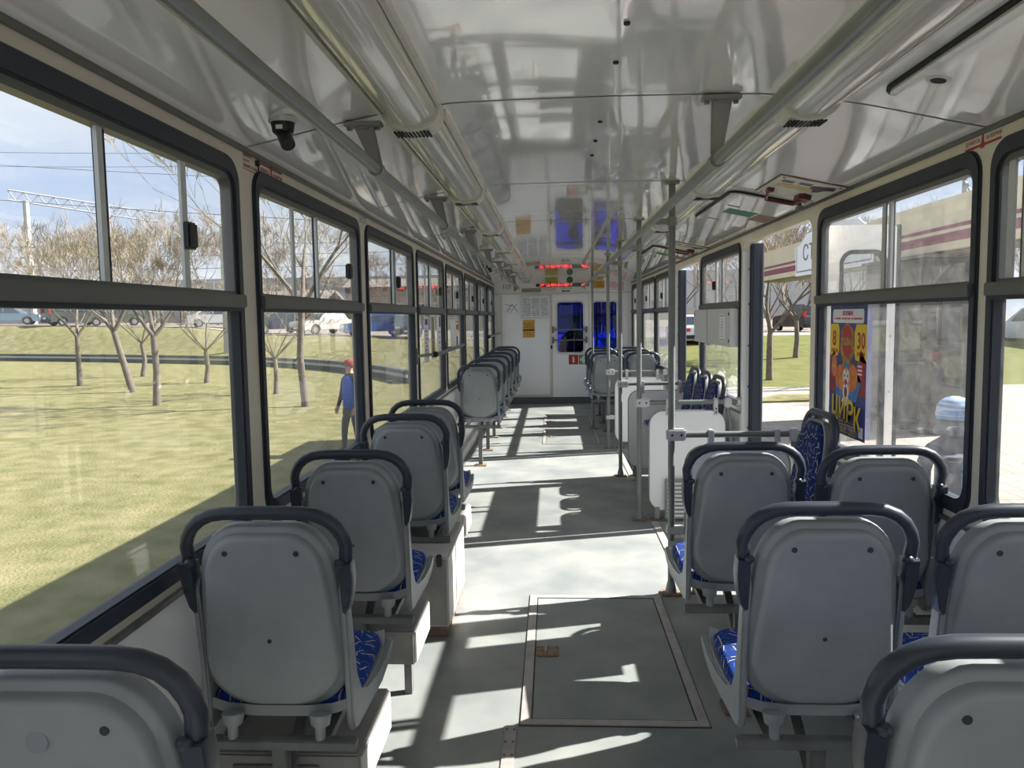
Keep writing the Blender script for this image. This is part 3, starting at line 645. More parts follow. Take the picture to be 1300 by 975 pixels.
# low bars along the left windows
for y0, y1, lab in ((6.05, 8.05, 'short grey bar across the left window holding paper notices'), (11.2, 13.64, 'short grey bar across the last left windows beside the cab')):
    t = thing('window_bar', lab, 'bar', (-1.12, y0, 1.25)); L = t.location
    MB().tube([(-1.10, y0, 1.245), (-1.10, y1, 1.255)], .016, 10).build('tube', M['rail'], t, off=L)
    for yy in ((y0, y1) if y1 < 9 else (y0,)): MB().tube([(-1.10, yy - .015, 1.25), (-1.10, yy + .015, 1.25)], .024, 10).build('end_knob', M['black'], t, off=L)
    for kk in (2, 3) if y1 < 9 else (6,):
        yy = pil(kk); yb = max(y0 + .03, min(y1 - .03, yy + (.35 if kk == 2 else 0)))
        MB().tube([(-1.10, yb, 1.25), (-XW, yy, 1.25)], .012, 8).build('stand_off', M['rail'], t, off=L)
        MB().box(-XW, -XW + .012, yy - .025, yy + .025, 1.19, 1.31).build('wall_plate', M['frame'], t, off=L)

# ------------------------------------------------------------------ seats
def back_outline(scale, n=8, z0=.485, z1=1.015, wt=.166, wb=.199, rt=.115, rb=.15, cz=.74):
    """half widths taper to the top; corners rounded"""
    pts = []
    h = rr(-.2, .2, z0, z1, (rb, rb, rt, rt), n)
    for x, z in h:
        t = (z - z0) / (z1 - z0); w = wb + (wt - wb) * max(0, t) ** 1.3 + .012 * math.sin(PI * min(1, t * 1.2))
        pts.append((x / .2 * w * scale, cz + (z - cz) * (1 - (1 - scale) * .75)))
    return pts
def lean(z): return .075 - .085 * (z - .48) / .54 * 1.0      # back plane: top further back than the bottom
def seat_meshes():
    d = {}
    def L3(sc, dy): return [(x, lean(z) + dy, z) for x, z in back_outline(sc)]
    d['backrest'] = MB().loops([L3(.78, -.010), L3(.84, -.008), L3(.87, -.002), L3(.888, .009), L3(.90, .015), L3(.955, .019), L3(.985, .026), L3(1.0, .042), L3(1.0, .056), L3(.975, .06), L3(.94, .05), L3(.9, .044)]).mesh('backrest', 50)
    d['back_cushion'] = MB().loops([L3(.91, .044), L3(.92, .055), L3(.9, .066), L3(.82, .074), L3(.6, .078), L3(.3, .08)]).mesh('back_cushion', 60)
    # side wings joining back and pan
    wing = [(.030, .84), (.045, .74), (.058, .64), (.066, .54), (.070, .46), (.082, .432), (.11, .425), (.20, .432), (.32, .452), (.41, .475), (.455, .498), (.465, .528), (.45, .536), (.36, .515), (.28, .502), (.2, .502), (.155, .522), (.125, .575), (.108, .66), (.09, .76), (.074, .84), (.05, .87)]
    for s, nm in ((-1, 'wing_a'), (1, 'wing_b')):
        mb = MB(); o, i = [], []
        xo = lambda y: .2045 + .026 * sstep((y - .09) / .3)
        a = [(s * xo(y), y, z) for y, z in wing]; b = [(s * (xo(y) - .02), y, z) for y, z in wing]
        mb.loops([a, b]); d[nm] = mb.mesh('side_wing', 40, bevel=.006, )
    # pan: swept cross-sections from the back bend to the front lip
    secs = [(.082, .47, .188), (.13, .452, .195), (.22, .455, .208), (.32, .47, .216), (.41, .486, .216), (.458, .505, .205)]
    loops = []
    for y, z, w in secs: loops.append([(x * w, y, z + .022 * abs(x) ** 4 - .0) for x in (-1, -.75, -.4, 0, .4, .75, 1)] + [(x * w, y, z + .03 + .022 * abs(x) ** 4) for x in (1, .75, .4, 0, -.4, -.75, -1)])
    d['seat_pan'] = MB().loops(loops).mesh('seat_pan', 50)
    def C(sc, z): return [(x * sc, .25 + (y - .25) * sc, z + .028 * ((y - .09) / .33)) for x, y in rr(-.206, .206, .095, .455, (.05, .05, .06, .06), 6)]
    d['cushion'] = MB().loops([C(.97, .485), C(1, .505), C(.985, .522), C(.92, .53), C(.5, .532)]).mesh('seat_cushion', 60)
    # arched handle and its blade mounts
    pts = [(-.196, .035, .915), (-.207, .03, .915), (-.214, .022, .93)]
    arc = [(-.210, .955), (-.203, .98), (-.188, 1.005), (-.165, 1.025), (-.135, 1.038), (-.1, 1.043), (-.05, 1.044)]
    arc = [(-.2065, .90), (-.2075, .93)] + arc
    full = arc + [(0, 1.044)] + [(-x, z) for x, z in arc[::-1]]
    d['handle'] = MB().tube([(x, lean(z) + .03, z) for x, z in full], .0178, 12).mesh('handle', 60)
    for s, nm in ((-1, 'blade_a'), (1, 'blade_b')):
        poly = [(.190, .912), (.224, .915), (.2255, .87), (.221, .83), (.211, .785), (.200, .768), (.192, .772)]
        mb = MB(); lo = []
        for dy in (.006, .012, .048, .054):
            k = .93 if dy in (.006, .054) else 1.0; cx = .207; cz_ = .845
            lo.append([(s * (cx + (x - cx) * k), lean(z) + dy, cz_ + (z - cz_) * k) for x, z in poly])
        mb.loops(lo); mb.ball((s * .196, lean(.915) + .012, .913), .014, .014, .012, 10, 6); d[nm] = mb.mesh('blade', 40)
    def disc(x, z, r, dy): return MB().tube([(x, lean(z) + dy + .004, z), (x, lean(z) + dy - .0015, z)], r, 10).mesh('screw', 0)
    d['screws'] = [disc(-.092, .945, .0075, -.010), disc(.092, .945, .0075, -.010), disc(.0, .70, .006, -.010)]
    d['bolts'] = [disc(s * x, z, .005, .006) for s in (-1, 1) for x, z in ((.211, .835), (.203, .79))]
    # underframe
    d['crossbar'] = MB().box(-.215, .215, .035, .07, .398, .425).mesh('crossbar', 0, bevel=.003)
    d['crossbar2'] = MB().box(-.2, .2, .33, .36, .42, .445).mesh('crossbar', 0, bevel=.003)
    for q, nm in ((-.13, 'siderail_a'), (.13, 'siderail_b')): d[nm] = MB().obox((q, .05, .42), (q, .35, .436), .03, .022).mesh('side_rail', 0)
    for s, nm in ((-1, 'mount_a'), (1, 'mount_b')):
        d[nm] = MB().tube([(s * .118, .06, .49), (s * .118, .055, .462), (s * .118, .052, .455), (s * .118, .052, .425)], [.03, .025, .014, .014], 12).mesh('mount', 40)
    d['leg'] = MB().box(-.02, .02, .06, .10, .01, .40).obox((0, .09, .25), (0, .33, .42), .03, .025).mesh('leg', 0, bevel=.003)
    d['leg_plate'] = MB().box(-.06, .06, .02, .14, 0, .012).mesh('foot_plate', 0, bevel=.003)
    return d
SM = seat_meshes()
def make_seat(label, loc, rotz=0.0, group=None, detail=True, leg=True):
    t = thing('passenger_chair', label, 'seat', loc, rotz, group)
    b = obj('backrest', SM['backrest'], M['seat'], t)
    if detail:
        for q in SM['screws']: obj('screw', q, M['screw'], b)
    obj('side_wing', SM['wing_a'], M['seat'], t); obj('side_wing', SM['wing_b'], M['seat'], t); obj('seat_pan', SM['seat_pan'], M['seat'], t)
    tag(obj('back_cushion', SM['back_cushion'], M['fabric_back'], t), 'blue patterned backrest cloth'); tag(obj('seat_cushion', SM['cushion'], M['fabric_seat'], t), 'blue patterned seat cloth')
    h = tag(obj('handle', SM['handle'], M['handle'], t), 'navy plastic grab handle')
    ba = obj('handle_mount', SM['blade_a'], M['handle'], t); bb = obj('handle_mount', SM['blade_b'], M['handle'], t)
    if detail:
        for i, q in enumerate(SM['bolts']): obj('bolt', q, M['screw'], ba if i < 2 else bb)
    obj('crossbar', SM['crossbar'], M['frame'], t); obj('crossbar', SM['crossbar2'], M['frame'], t); obj('side_rail', SM['siderail_a'], M['frame'], t); obj('side_rail', SM['siderail_b'], M['frame'], t)
    obj('mount', SM['mount_a'], M['seat'], t); obj('mount', SM['mount_b'], M['seat'], t)
    if leg:
        obj('leg', SM['leg'], M['frame'], t); tag(obj('foot_plate', SM['leg_plate'], M['rust'], t), 'rusty foot plate')
    return t
GL, GR_, GF, GD, GS = 'single seats along the left windows, near row', 'near seats on the door side', 'far row of left seats by the cab', 'far double seats on the door side', 'blue sideways seats'
XS = -.925
for y, lab in ((1.05, 'grey seat back cropped by the lower left corner, round worn mark on it'), (1.89, 'large grey seat back in the lower left with a blue cushion edge'), (2.74, 'second grey left seat, standing before the tall wheel box'),
               (3.79, 'third grey left seat on top of the wheel box'), (4.45, 'fourth left seat, mostly hidden behind the third')):
    st_ = make_seat(lab, (XS, y, 0), group=GL, leg=y < 3 or y > 4)
    if y < 1.2: MB().tube([(-.012, lean(.925) - .004, .925), (-.012, lean(.925) - .0125, .925)], .017, 20).build('worn_mark', mat('worn_mark', rgb(138, 144, 148), .5), st_)
for i, (y, lab) in enumerate(((7.87, 'nearest seat of the far left row, standing on a rusty foot'), (8.8, 'second seat of the far left row'), (9.75, 'third seat of the far left row'), (10.6, 'fourth seat of the far left row'), (11.75, 'fifth seat of the far left row'), (12.65, 'last far left seat before the cab bulkhead'))):
    make_seat(lab, (XS - .015, y, 0), group=GF, detail=i == 0)
for x, y, lab in ((.50, 1.11, 'grey seat back cropped by the lower right corner'), (.505, 1.925, 'large grey seat back at the front of the door side, aisle seat'), (.985, 1.90, 'grey window seat cut off by the right edge of the picture'),
                  (.525, 2.86, 'aisle seat in front of the near grab pole'), (.985, 2.76, 'window seat under the circus poster window')):
    make_seat(lab, (x, y, 0), group=GR_)
for i, y in enumerate((10.2, 11.0, 11.85)):
    w = ('front-most toward the doorway', 'middle row', 'row closest to the cab')[i]
    make_seat('far double seat on the aisle side, ' + w, (.535, y, 0), group=GD, detail=i == 0); make_seat('far double seat on the window side, ' + w, (1.0, y, 0), group=GD, detail=i == 0, leg=False)
make_seat('sideways blue seat facing the aisle beside the circus poster', (1.135, 3.80, 0), PI / 2, GS)
for y, lab in ((6.08, 'nearest of three sideways blue seats under the grey box'), (6.58, 'middle one of the three sideways blue seats'), (7.08, 'farthest of three sideways blue seats by the far doorway')):
    make_seat(lab, (1.125, y, 0), PI / 2, GS)
# boxes under the left seats
wb = thing('wheel_box', 'tall grey box with a white side carrying the third left seat', 'box', (-.94, 4.2, 0)); L = wb.location
MB().box(-1.148, -.69, 3.60, 4.25, .045, .395).build('box_body', M['plinth_white'], wb, off=L, bevel=.008)
MB().box(-1.145, -.70, 3.605, 4.245, 0, .05).build('rusty_base', M['rust'], wb, off=L)
MB().box(-1.14, -.70, 3.594, 3.604, .06, .38).build('front_plate', M['plinth'], wb, off=L)
MB().box(-.745, -.72, 3.58, 3.60, .35, .41).build('latch', M['screw'], wb, off=L, bevel=.004)
for y0, y1, lab in ((2.06, 2.46, 'grey heater box hung under the large lower left seat'), (2.93, 3.28, 'grey heater box hung under the second left seat'), (4.72, 5.02, 'grey heater box hung under the fourth left seat')):
    h = thing('heater_box', lab, 'heater', (-.95, y0, .17)); L = h.location
    MB().box(-1.148, -.735, y0, y1, .17, .31).build('body', M['plinth'], h, off=L, bevel=.006)
    MB().box(-.737, -.73, y0 + .01, y1 - .01, .18, .30).build('side_plate', M['plinth_white'], h, off=L)
    MB().box(-1.1, -.85, y0 - .006, y0, .20, .28).build('cover', M['frame'], h, off=L, bevel=.002)
    MB().box(-1.14, -1.11, y0 + .05, y0 + .09, 0.0, .18).build('leg', M['frame'], h, off=L); MB().box(-.80, -.77, y0 + .1, y0 + .14, 0.0, .18).build('leg', M['frame'], h, off=L)

# ------------------------------------------------------------------ small fittings on walls and ceiling
for x, y, lab in ((-1.0, 2.40, 'small black camera hanging from the ceiling near the nearest handrail bracket'), (-.93, 9.3, 'small black camera hanging from the ceiling far down the tram')):
    zc = ceil_z(x); t = thing('ceiling_camera', lab, 'camera', (x, y, zc)); L = t.location
    MB().tube([(x, y, zc + .004), (x, y, zc - .012)], .042, 16).build('base_ring', M['alu_light'], t, off=L)
    MB().tube([(x, y, zc - .012), (x, y, zc - .04), (x, y, zc - .05)], [.036, .032, .02], 14).build('housing', M['black'], t, off=L)
    MB().tube([(x, y, zc - .038), (x + .025, y - .03, zc - .085)], .022, 12).build('lens_tube', M['black'], t, off=L)
    MB().obox((x - .01, y - .034, zc - .03), (x + .01, y - .034, zc - .03), .004, .012).build('badge', M['paper'], t, off=L)

def roof_fr(xa, xb, y, u0=0):
    """frame on the sloping right ceiling seen from below: right = towards the wall, up = forward"""
    za, zb = ceil_z(xa), ceil_z(xb)
    return Fr((xa, y, za), (xb - xa, 0, zb - za), (0, -1, 0))
def ceiling_hatch(x0, x1, y0, y1, label, speaker=None, notices=False):
    f = roof_fr(x0, x1, y1); w = math.hypot(x1 - x0, ceil_z(x1) - ceil_z(x0)); h = y1 - y0
    t = thing('ceiling_hatch', label, 'ceiling hatch', ((x0 + x1) / 2, y1, ceil_z((x0 + x1) / 2)), group='ceiling hatches over the doors'); L = t.location
    flat('gasket', rr(0, w, 0, h, .07), f, .0, .010, M['dark'], t, off=L); flat('panel', rr(.012, w - .012, .012, h - .012, .06), f, .004, .018, M['ceiling'], t, off=L)
    if speaker:
        r = flat('lock_ring', ell(speaker[0], speaker[1], .032, .032), f, .018, .022, M['alu_light'], t, off=L); flat('lock_hole', ell(speaker[0], speaker[1], .02, .02), f, .0215, .0235, M['dark'], r, off=L)
    if notices:
        for u, v in ((.07, .15), (.07, .72)): flat('catch', rect(u, u + .07, v, v + .02), f, .018, .0205, M['alu_dark'], t, off=L)
        flat('green_sticker', rect(.10, .27, .46, .64), f, .018, .0195, M['green_dk'], t, off=L); flat('brown_sticker', rect(.28, .40, .36, .62), f, .018, .0195, mat('brown_sticker', rgb(122, 100, 84), .5), t, off=L)
ceiling_hatch(.80, 1.165, 1.20, 2.44, 'rounded ceiling hatch with a round lock in the upper right corner', speaker=(.075, .22))
ceiling_hatch(.775, 1.165, 4.26, 5.36, 'rounded ceiling hatch with green and brown stickers above the near doorway', notices=True)
ceiling_hatch(.775, 1.165, 7.5, 8.5, 'rounded ceiling hatch above the far doorway', notices=True)
def emergency(y0, label):
    y1 = y0 + .44; f = roof_fr(.885, 1.185, y1); w = .304; h = .44
    t = thing('door_release', label, 'door release', (1.03, y1, ceil_z(1.03)), group='door release plates'); L = t.location
    flat('edge', rect(-.006, w + .006, -.006, h + .006), f, 0, .004, M['maroon'], t, off=L); flat('plate', rect(0, w, 0, h), f, .003, .008, M['lamp_end'], t, off=L)
    for u, v in ((.02, .02), (w - .02, .02), (.02, h - .02), (w - .02, h - .02)): flat('screw', ell(u, v, .007, .007, 8), f, .008, .010, M['maroon'], t, off=L)
    flat('label_patch', rect(.03, .085, .33, .38), f, .008, .009, M['skirt'], t, off=L); flat('label_patch', rect(.11, .17, .34, .39), f, .008, .009, M['skirt'], t, off=L)
    flat('warning_text', rect(.03, .2, .22, .30), f, .008, .009, print_mat('release_print', rgb(205, 190, 130), rgb(120, 100, 60), 60, .5, axis=1, wscale=90), t, off=L)
    flat('peeled_patch', [(.18, .36), (.27, .40), (.285, .33), (.25, .30), (.235, .24), (.21, .22), (.2, .28), (.175, .31)], f, .008, .0095, M['black'], t, off=L)
    p = lambda u, v, d: f.p(u, v, d)
    hb = MB()
    hb.tube([p(.03, .14, .01), p(.035, .10, .035), p(.05, .03, .045), p(.19, .03, .045), p(.205, .10, .035), p(.21, .16, .01)], .009, 8).build('lever', M['maroon'], t, off=L)
    flat('lever_cheek', [(.18, .06), (.24, .06), (.24, .15), (.2, .17), (.18, .14)], f, .008, .034, M['maroon'], t, off=L); flat('lever_cheek', [(.02, .11), (.05, .11), (.05, .16), (.02, .16)], f, .008, .026, M['maroon'], t, off=L)
    MB().tube([p(.22, .02, .06), p(.25, .0, .05)], .014, 10).build('lock_pin', M['alu'], t, off=L)
emergency(3.72, 'cream plate with a maroon door release lever near the near doorway'); emergency(6.92, 'cream plate with a maroon door release lever near the far doorway')

# stickers
def handrail_sticker(fr, w, label, up=True, loc=None):
    t = thing('handrail_sticker', label, 'sticker', loc); L = t.location
    flat('paper', rect(0, w, 0, .052), fr, .0, .001, M['sticker'], t, off=L)
    zb, zt = (.010, .024) if up else (.036, .027)
    flat('red_bar', rect(.008, w - .008, .010, .018) if up else rect(.008, w - .008, .035, .043), fr, .001, .0018, M['red'], t, off=L)
    c = w / 2
    flat('red_hand', [(c - .012, .004), (c + .008, .004), (c + .014, .014), (c + .006, .024), (c + .004, .046), (c - .004, .046), (c - .007, .024), (c - .014, .016)] if up else [(c - .012, .049), (c + .010, .047), (c + .012, .036), (c + .006, .028), (c + .004, .006), (c - .004, .008), (c - .006, .03)], fr, .001, .002, M['red'], t, off=L)
    v = .026 if up else .012
    text('lettering', 'ДЕРЖИТЕСЬ', .017, M['red'], fr, .009, v, .0012, t, off=L, width=c - .027); text('lettering', 'ЗА ПОРУЧНИ', .017, M['red'], fr, c + .017, v, .0012, t, off=L, width=c - .027)
handrail_sticker(FR_R(2.725, 2.044), .225, 'sticker with a red hand on a bar asking to hold the handrail, right pillar', True, (XW, 2.6, 2.04))
handrail_sticker(FR_L(2.715, 2.045), .24, 'sticker with a red hand on a bar asking to hold the handrail, left pillar', False, (-XW, 2.7, 2.04))
fr = FR_L(2.572, 2.035); t = thing('exit_sticker', 'small red-lettered emergency instruction sticker on the left pillar', 'sticker', (-XW, 2.6, 2.04)); L = t.location
flat('paper', rect(0, .135, 0, .066), fr, 0, .001, M['sticker'], t, off=L)
for i, (q, w) in enumerate((('ВЫДЕРНУТЬ', .07), ('ШНУР', .05), ('ВЫДАВИТЬ СТЕКЛО', .12))): text('lettering', q, .013, M['red'], fr, .007, .045 - i * .017, .0012, t, off=L, width=w)
for k in range(11):
    for v in (.060, .001): flat('hatch_mark', [(.006 + k * .0115, v), (.011 + k * .0115, v), (.014 + k * .0115, v + .005), (.009 + k * .0115, v + .005)], fr, .001, .0016, M['red'], t, off=L)
pb = thing('cord_button', 'small dark button with a cord on the left pillar sticker', 'button', (-XW, 2.69, 2.07)); L = pb.location
MB().tube([(-XW, 2.692, 2.075), (-XW + .014, 2.692, 2.075)], .010, 12).build('button', M['screw'], pb, off=L); MB().tube([(-XW + .008, 2.695, 2.068), (-XW + .006, 2.7, 2.05)], .0025, 6).build('cord', M['black'], pb, off=L)
fr = FR_L(pil(1) - .045, 2.045); t = thing('pillar_notice', 'tiny dark-lettered notice on the second left pillar', 'sticker', (-XW, pil(1), 2.05)); L = t.location
flat('paper', rect(0, .17, 0, .05), fr, 0, .001, M['sticker'], t, off=L); flat('print', rect(.02, .15, .008, .044), fr, .001, .0016, print_mat('pillar_print', rgb(218, 211, 198), rgb(70, 66, 60), 70, .55), t, off=L)

# grey box over the lower window behind the sideways seats
gb = thing('wall_box', 'grey equipment box mounted across the right window above the sideways seats', 'box', (XW, 6.5, 1.29)); L = gb.location
MB().box(XW - .07, XW + .0, pil(2) + .07, pil(3) - .06, 1.285, 1.572).build('box_body', M['box_grey'], gb, off=L, bevel=.005)
MB().box(XW - .072, XW - .069, pil(2) + .92, pil(2) + .924, 1.29, 1.57).build('seam', M['seam'], gb, off=L)
fr = FR_R(pil(2) + .42, 1.32, XW - .07)
nf = flat('label_frame', rect(0, .18, 0, .21), fr, 0, .0015, M['paper'], gb, off=L); flat('label_border', rect(.012, .168, .195, .2), fr, .0015, .002, M['ink'], nf, off=L); flat('label_border', rect(.012, .168, .01, .015), fr, .0015, .002, M['ink'], nf, off=L)
flat('label_print', rect(.05, .12, .03, .185), fr, .0015, .002, print_mat('box_print', rgb(230, 230, 232), rgb(70, 70, 74), 46, .5, wscale=60), nf, off=L)
for yy in (pil(2) + .1, pil(3) - .09):
    for z in (1.33, 1.53): MB().tube([(XW - .07, yy, z), (XW - .075, yy, z)], .012, 8).build('bolt', M['screw'], gb, off=L)

# paper notices on the left windows
def sheet(y0, y1, z0, z1, label, bands, x=-1.165):
    fr = FR_L(y0, z0, x); t = thing('window_notice', label, 'notice', (x, y0, z0), group='paper notices on the left windows'); L = t.location
    w = y1 - y0; h = z1 - z0; flat('sheet', rect(0, w, 0, h), fr, 0, .002, M['paper'], t, off=L)
    for (a, b, c, d, m) in bands: flat('printed_area', rect(a * w, b * w, c * h, d * h), fr, .002, .0026, m, t, off=L)
M['blue_ink'] = mat('blue_ink', rgb(46, 66, 128), .5); M['bright_blue'] = mat('bright_blue_print', rgb(30, 110, 190), .5); M['photo_green'] = mat('print_green', rgb(112, 128, 108), .5, col2=rgb(150, 146, 100), scale=12); M['ochre'] = mat('print_ochre', rgb(170, 146, 80), .5, col2=rgb(140, 120, 70), scale=30)
pr = print_mat('notice_print', rgb(228, 226, 236), rgb(80, 84, 110), 34, .5, wscale=25)
sheet(5.92, 6.14, 1.19, 1.545, 'narrow white notice with a blue badge on the left window', [(.2, .8, .82, .95, M['blue_ink']), (.15, .85, .1, .75, pr)])
sheet(6.26, 6.47, 1.20, 1.555, 'narrow green and ochre leaflet on the left window', [(.1, .8, .45, .97, M['photo_green']), (.1, .8, .03, .44, M['ochre'])])
sheet(6.58, 6.82, 1.22, 1.555, 'narrow white notice with bold black lettering on the left window', [(.55, .9, .7, .97, M['ink']), (.55, .75, .1, .6, print_mat('bold_print', rgb(235, 235, 238), rgb(30, 30, 32), 22, .6, wscale=14))], x=-1.165)
sheet(7.46, 7.86, 1.19, 1.52, 'white folded sheet hanging over the bar on the left window', [(.32, .34, .05, .95, M['alu_light'])])
sheet(7.89, 8.06, 1.21, 1.48, 'small sheet with a red mark and blue block on the left window', [(.1, .9, .75, .95, M['red_sign']), (.1, .9, .05, .5, M['bright_blue'])])

# circus poster on the right window
def poster():
    y1, z0 = 3.975, .945; fr = FR_R(y1, z0, XW + .012); W, H = .455, .63
    t = thing('circus_poster', 'colourful circus poster with a clown and yellow lettering on the right window', 'poster', (XW, y1, z0)); L = t.location
    F = lambda nm, poly, d, m: flat(nm, poly, fr, d - .0004, d, m, t, off=L)
    navy = mat('poster_navy', rgb(36, 44, 112), .35, col2=rgb(52, 60, 140), scale=6); yel = mat('poster_yellow', rgb(240, 206, 40), .4); rd = mat('poster_red', rgb(176, 34, 40), .4, col2=rgb(120, 22, 44), scale=14)
    rd2 = mat('poster_red_ink', rgb(190, 30, 50), .4); whi = M['paper']; org = mat('poster_orange', rgb(232, 140, 48), .5, col2=rgb(206, 100, 36), scale=30); blu = mat('poster_blue', rgb(50, 140, 206), .4, col2=rgb(30, 100, 180), scale=20)
    gold = mat('poster_gold', rgb(196, 150, 60), .4, col2=rgb(140, 90, 40), scale=40); skin = mat('poster_skin', rgb(226, 150, 110), .5); wht = mat('poster_face_white', rgb(238, 232, 226), .5)
    F('sheet', rect(0, W, 0, H), .002, navy)
    F('red_ground', [(0, .36), (.07, .40), (.1, .3), (.36, .3), (.39, .42), (W, .36), (W, .20), (0, .20)], .0026, rd)
    F('header', rr(.035, .42, .535, .60, .015), .0026, whi)
    text('city_name', 'КОЛОМНА', .026, rd2, fr, W / 2, .572, .0028, t, off=L, width=.13, align='CENTER', bold=.0012)
    F('address_print', rect(.05, .405, .545, .562), .003, print_mat('address_print', rgb(238, 238, 240), rgb(190, 50, 70), 58, .62, wscale=70))
    F('date_block', [(0, .375), (.105, .375), (.125, .40), (.125, .5), (.11, .53), (0, .53)], .0026, yel); F('date_block', [(W, .355), (.33, .365), (.315, .4), (.315, .49), (.335, .53), (W, .53)], .0026, yel)
    text('date', '8', .105, rd2, fr, .035, .425, .003, t, off=L, width=.05, bold=.002); text('date', '30', .105, rd2, fr, .345, .42, .003, t, off=L, width=.09, bold=.002)
    text('month', 'АПРЕЛЯ', .026, rd2, fr, .022, .39, .003, t, off=L, width=.085); text('month', 'АПРЕЛЯ', .026, rd2, fr, .345, .385, .003, t, off=L, width=.09)
    F('emblem_gold', [(.14, .40), (.15, .5), (.19, .525), (.22, .535), (.26, .525), (.30, .5), (.31, .40), (.27, .345), (.3, .33), (.225, .315), (.15, .33), (.18, .345)], .0026, gold)
    F('emblem_red', ell(.225, .45, .065, .075, 24), .003, rd2); F('emblem_band', [(.165, .43), (.285, .43), (.29, .465), (.16, .465)], .0032, gold); F('emblem_ribbon', rect(.19, .26, .335, .36), .0032, gold)
    F('oval_sticker', ell(.065, .325, .035, .055, 20), .003, mat('poster_salmon', rgb(226, 130, 90), .5)); text('oval_text', '2в1', .028, yel, fr, .04, .315, .0034, t, off=L, width=.05)
    F('round_sticker', ell(.385, .315, .04, .05, 20), .003, rd2)
    for i in range(3): F('round_text', rect(.36, .41, .335 - i * .018, .343 - i * .018), .0034, whi)
    # a clown
    F('suit', [(.10, .17), (.08, .26), (.16, .245), (.2, .2), (.26, .2), (.30, .245), (.37, .30), (.40, .27), (.345, .17)], .003, blu)
    F('hair', ell(.145, .275, .06, .06, 18), .0034, org); F('hair', ell(.30, .28, .06, .065, 18), .0034, org); F('hat', [(.19, .31), (.26, .31), (.25, .345), (.235, .35), (.21, .345)], .0034, blu)
    F('face', ell(.222, .25, .055, .075, 24), .0036, skin); F('face_paint', ell(.205, .285, .018, .03, 14), .004, wht); F('face_paint', ell(.243, .285, .018, .03, 14), .004, wht); F('mouth_paint', ell(.222, .212, .036, .04, 18), .004, wht)
    F('mouth', ell(.222, .208, .018, .026, 14), .0044, rd); F('nose', ell(.222, .255, .015, .015, 14), .0046, rd2)
    for u in (.205, .243): F('eye', ell(u, .285, .006, .008, 10), .0044, M['ink'])
    F('collar', [(.17, .16), (.20, .19), (.222, .165), (.25, .19), (.28, .16), (.222, .14)], .0044, wht)
    # arched title
    for i, (ch, u, v, s) in enumerate((('Ц', .045, .090, .125), ('И', .135, .080, .135), ('Р', .235, .072, .135), ('К', .325, .045, .14))): text('title_letter', ch, s, yel, fr, u, v, .005, t, off=L, width=.082, bold=.004, ext=.0005)
    F('lower_ground', [(0, 0), (W, 0), (W, .10), (.40, .07), (.12, .095), (0, .12)], .0028, navy)
    F('yellow_print', rect(.14, .33, .052, .076), .0032, print_mat('poster_small_print', rgb(40, 46, 112), rgb(230, 200, 60), 80, .6, wscale=50)); F('white_print', rect(.14, .35, .034, .049), .0032, print_mat('poster_white_print', rgb(40, 46, 112), rgb(225, 225, 235), 90, .6, wscale=60))
    text('phone', '885-2021', .036, yel, fr, .16, .008, .0034, t, off=L, width=.2)
    F('white_square', rect(.385, .435, .012, .062), .0032, wht)
poster()

# ------------------------------------------------------------------ cab bulkhead fittings
def on_end(name, label, cat, x, z): return thing(name, label, cat, (x, YE, z))
cd = struct('door_1', (.13, YE, .1), 'white cab door with a blue window and two grab bars'); L = cd.location
bmobj('leaf', filled(rect(-.18, .45, .118, 1.915), [rr(-.10, .36, .90, 1.78, .06)], 'y', YE - .018, YE - .001), M['white_matt'], cd, off=L)
MB().ring(rr(-.125, .385, .875, 1.805, .075), rr(-.095, .355, .905, 1.775, .055), 'y', YE - .026, YE - .018).build('window_trim', M['alu_light'], cd, off=L)
MB().box(-.10, .36, YE + .018, YE + .022, .90, 1.78).build('pane', M['glass_blue'], cd, off=L)
for z in (1.30, 1.12):
    b = MB().tube([(-.19, YE - .06, z), (.43, YE - .06, z)], .014, 10).build('grab_bar', M['rail'], cd, off=L)
    for x in (-.17, .41): MB().box(x - .016, x + .016, YE - .075, YE - .018, z - .055, z + .055).build('bar_mount', M['frame'], b, off=L, bevel=.004)
MB().ball((-.2, YE - .03, 1.0), .018, .012, .035).build('door_knob', M['black'], cd, off=L)
for x in (-.195, .452): MB().box(x, x + .012, YE - .012, YE, .116, 1.925).build('door_seam', M['alu_light'], cd, off=L)
for x, z in ((-.115, 1.0), (-.115, 1.35), (-.115, 1.68), (.375, 1.0), (.375, 1.35), (.375, 1.68), (.03, 1.79), (.13, 1.79), (.25, 1.79)): MB().tube([(x, YE - .026, z), (x, YE - .028, z)], .006, 6).build('screw', M['screw'], cd, off=L)
cw = struct('window_40', (.53, YE, .95), 'blue-tinted cab window right of the cab door'); L = cw.location
MB().box(.53, .94, YE + .018, YE + .022, .95, 1.78).build('pane', M['glass_blue'], cw, off=L); MB().ring(rr(.51, .96, .93, 1.80, .06), rr(.535, .935, .955, 1.775, .045), 'y', YE - .008, YE + .002).build('gasket', M['alu_light'], cw, off=L)
MB().box(.985, 1.03, YE - .03, YE, .12, 1.93).build('post', M['rail'], cw, off=L)
pn = struct('trim_9', (-.64, YE, .13), 'white hinged equipment panel on the cab bulkhead'); L = pn.location
MB().box(-1.03, -.225, YE - .012, YE - .001, .16, 1.88).build('panel', M['white_matt'], pn, off=L, bevel=.003)
MB().box(-1.10, -1.06, YE - .01, YE, .12, 1.92).box(-.235, -.205, YE - .016, YE, .12, 1.92).box(-1.06, -.235, YE - .016, YE, .12, .155).build('frame', M['sticker'], pn, off=L)
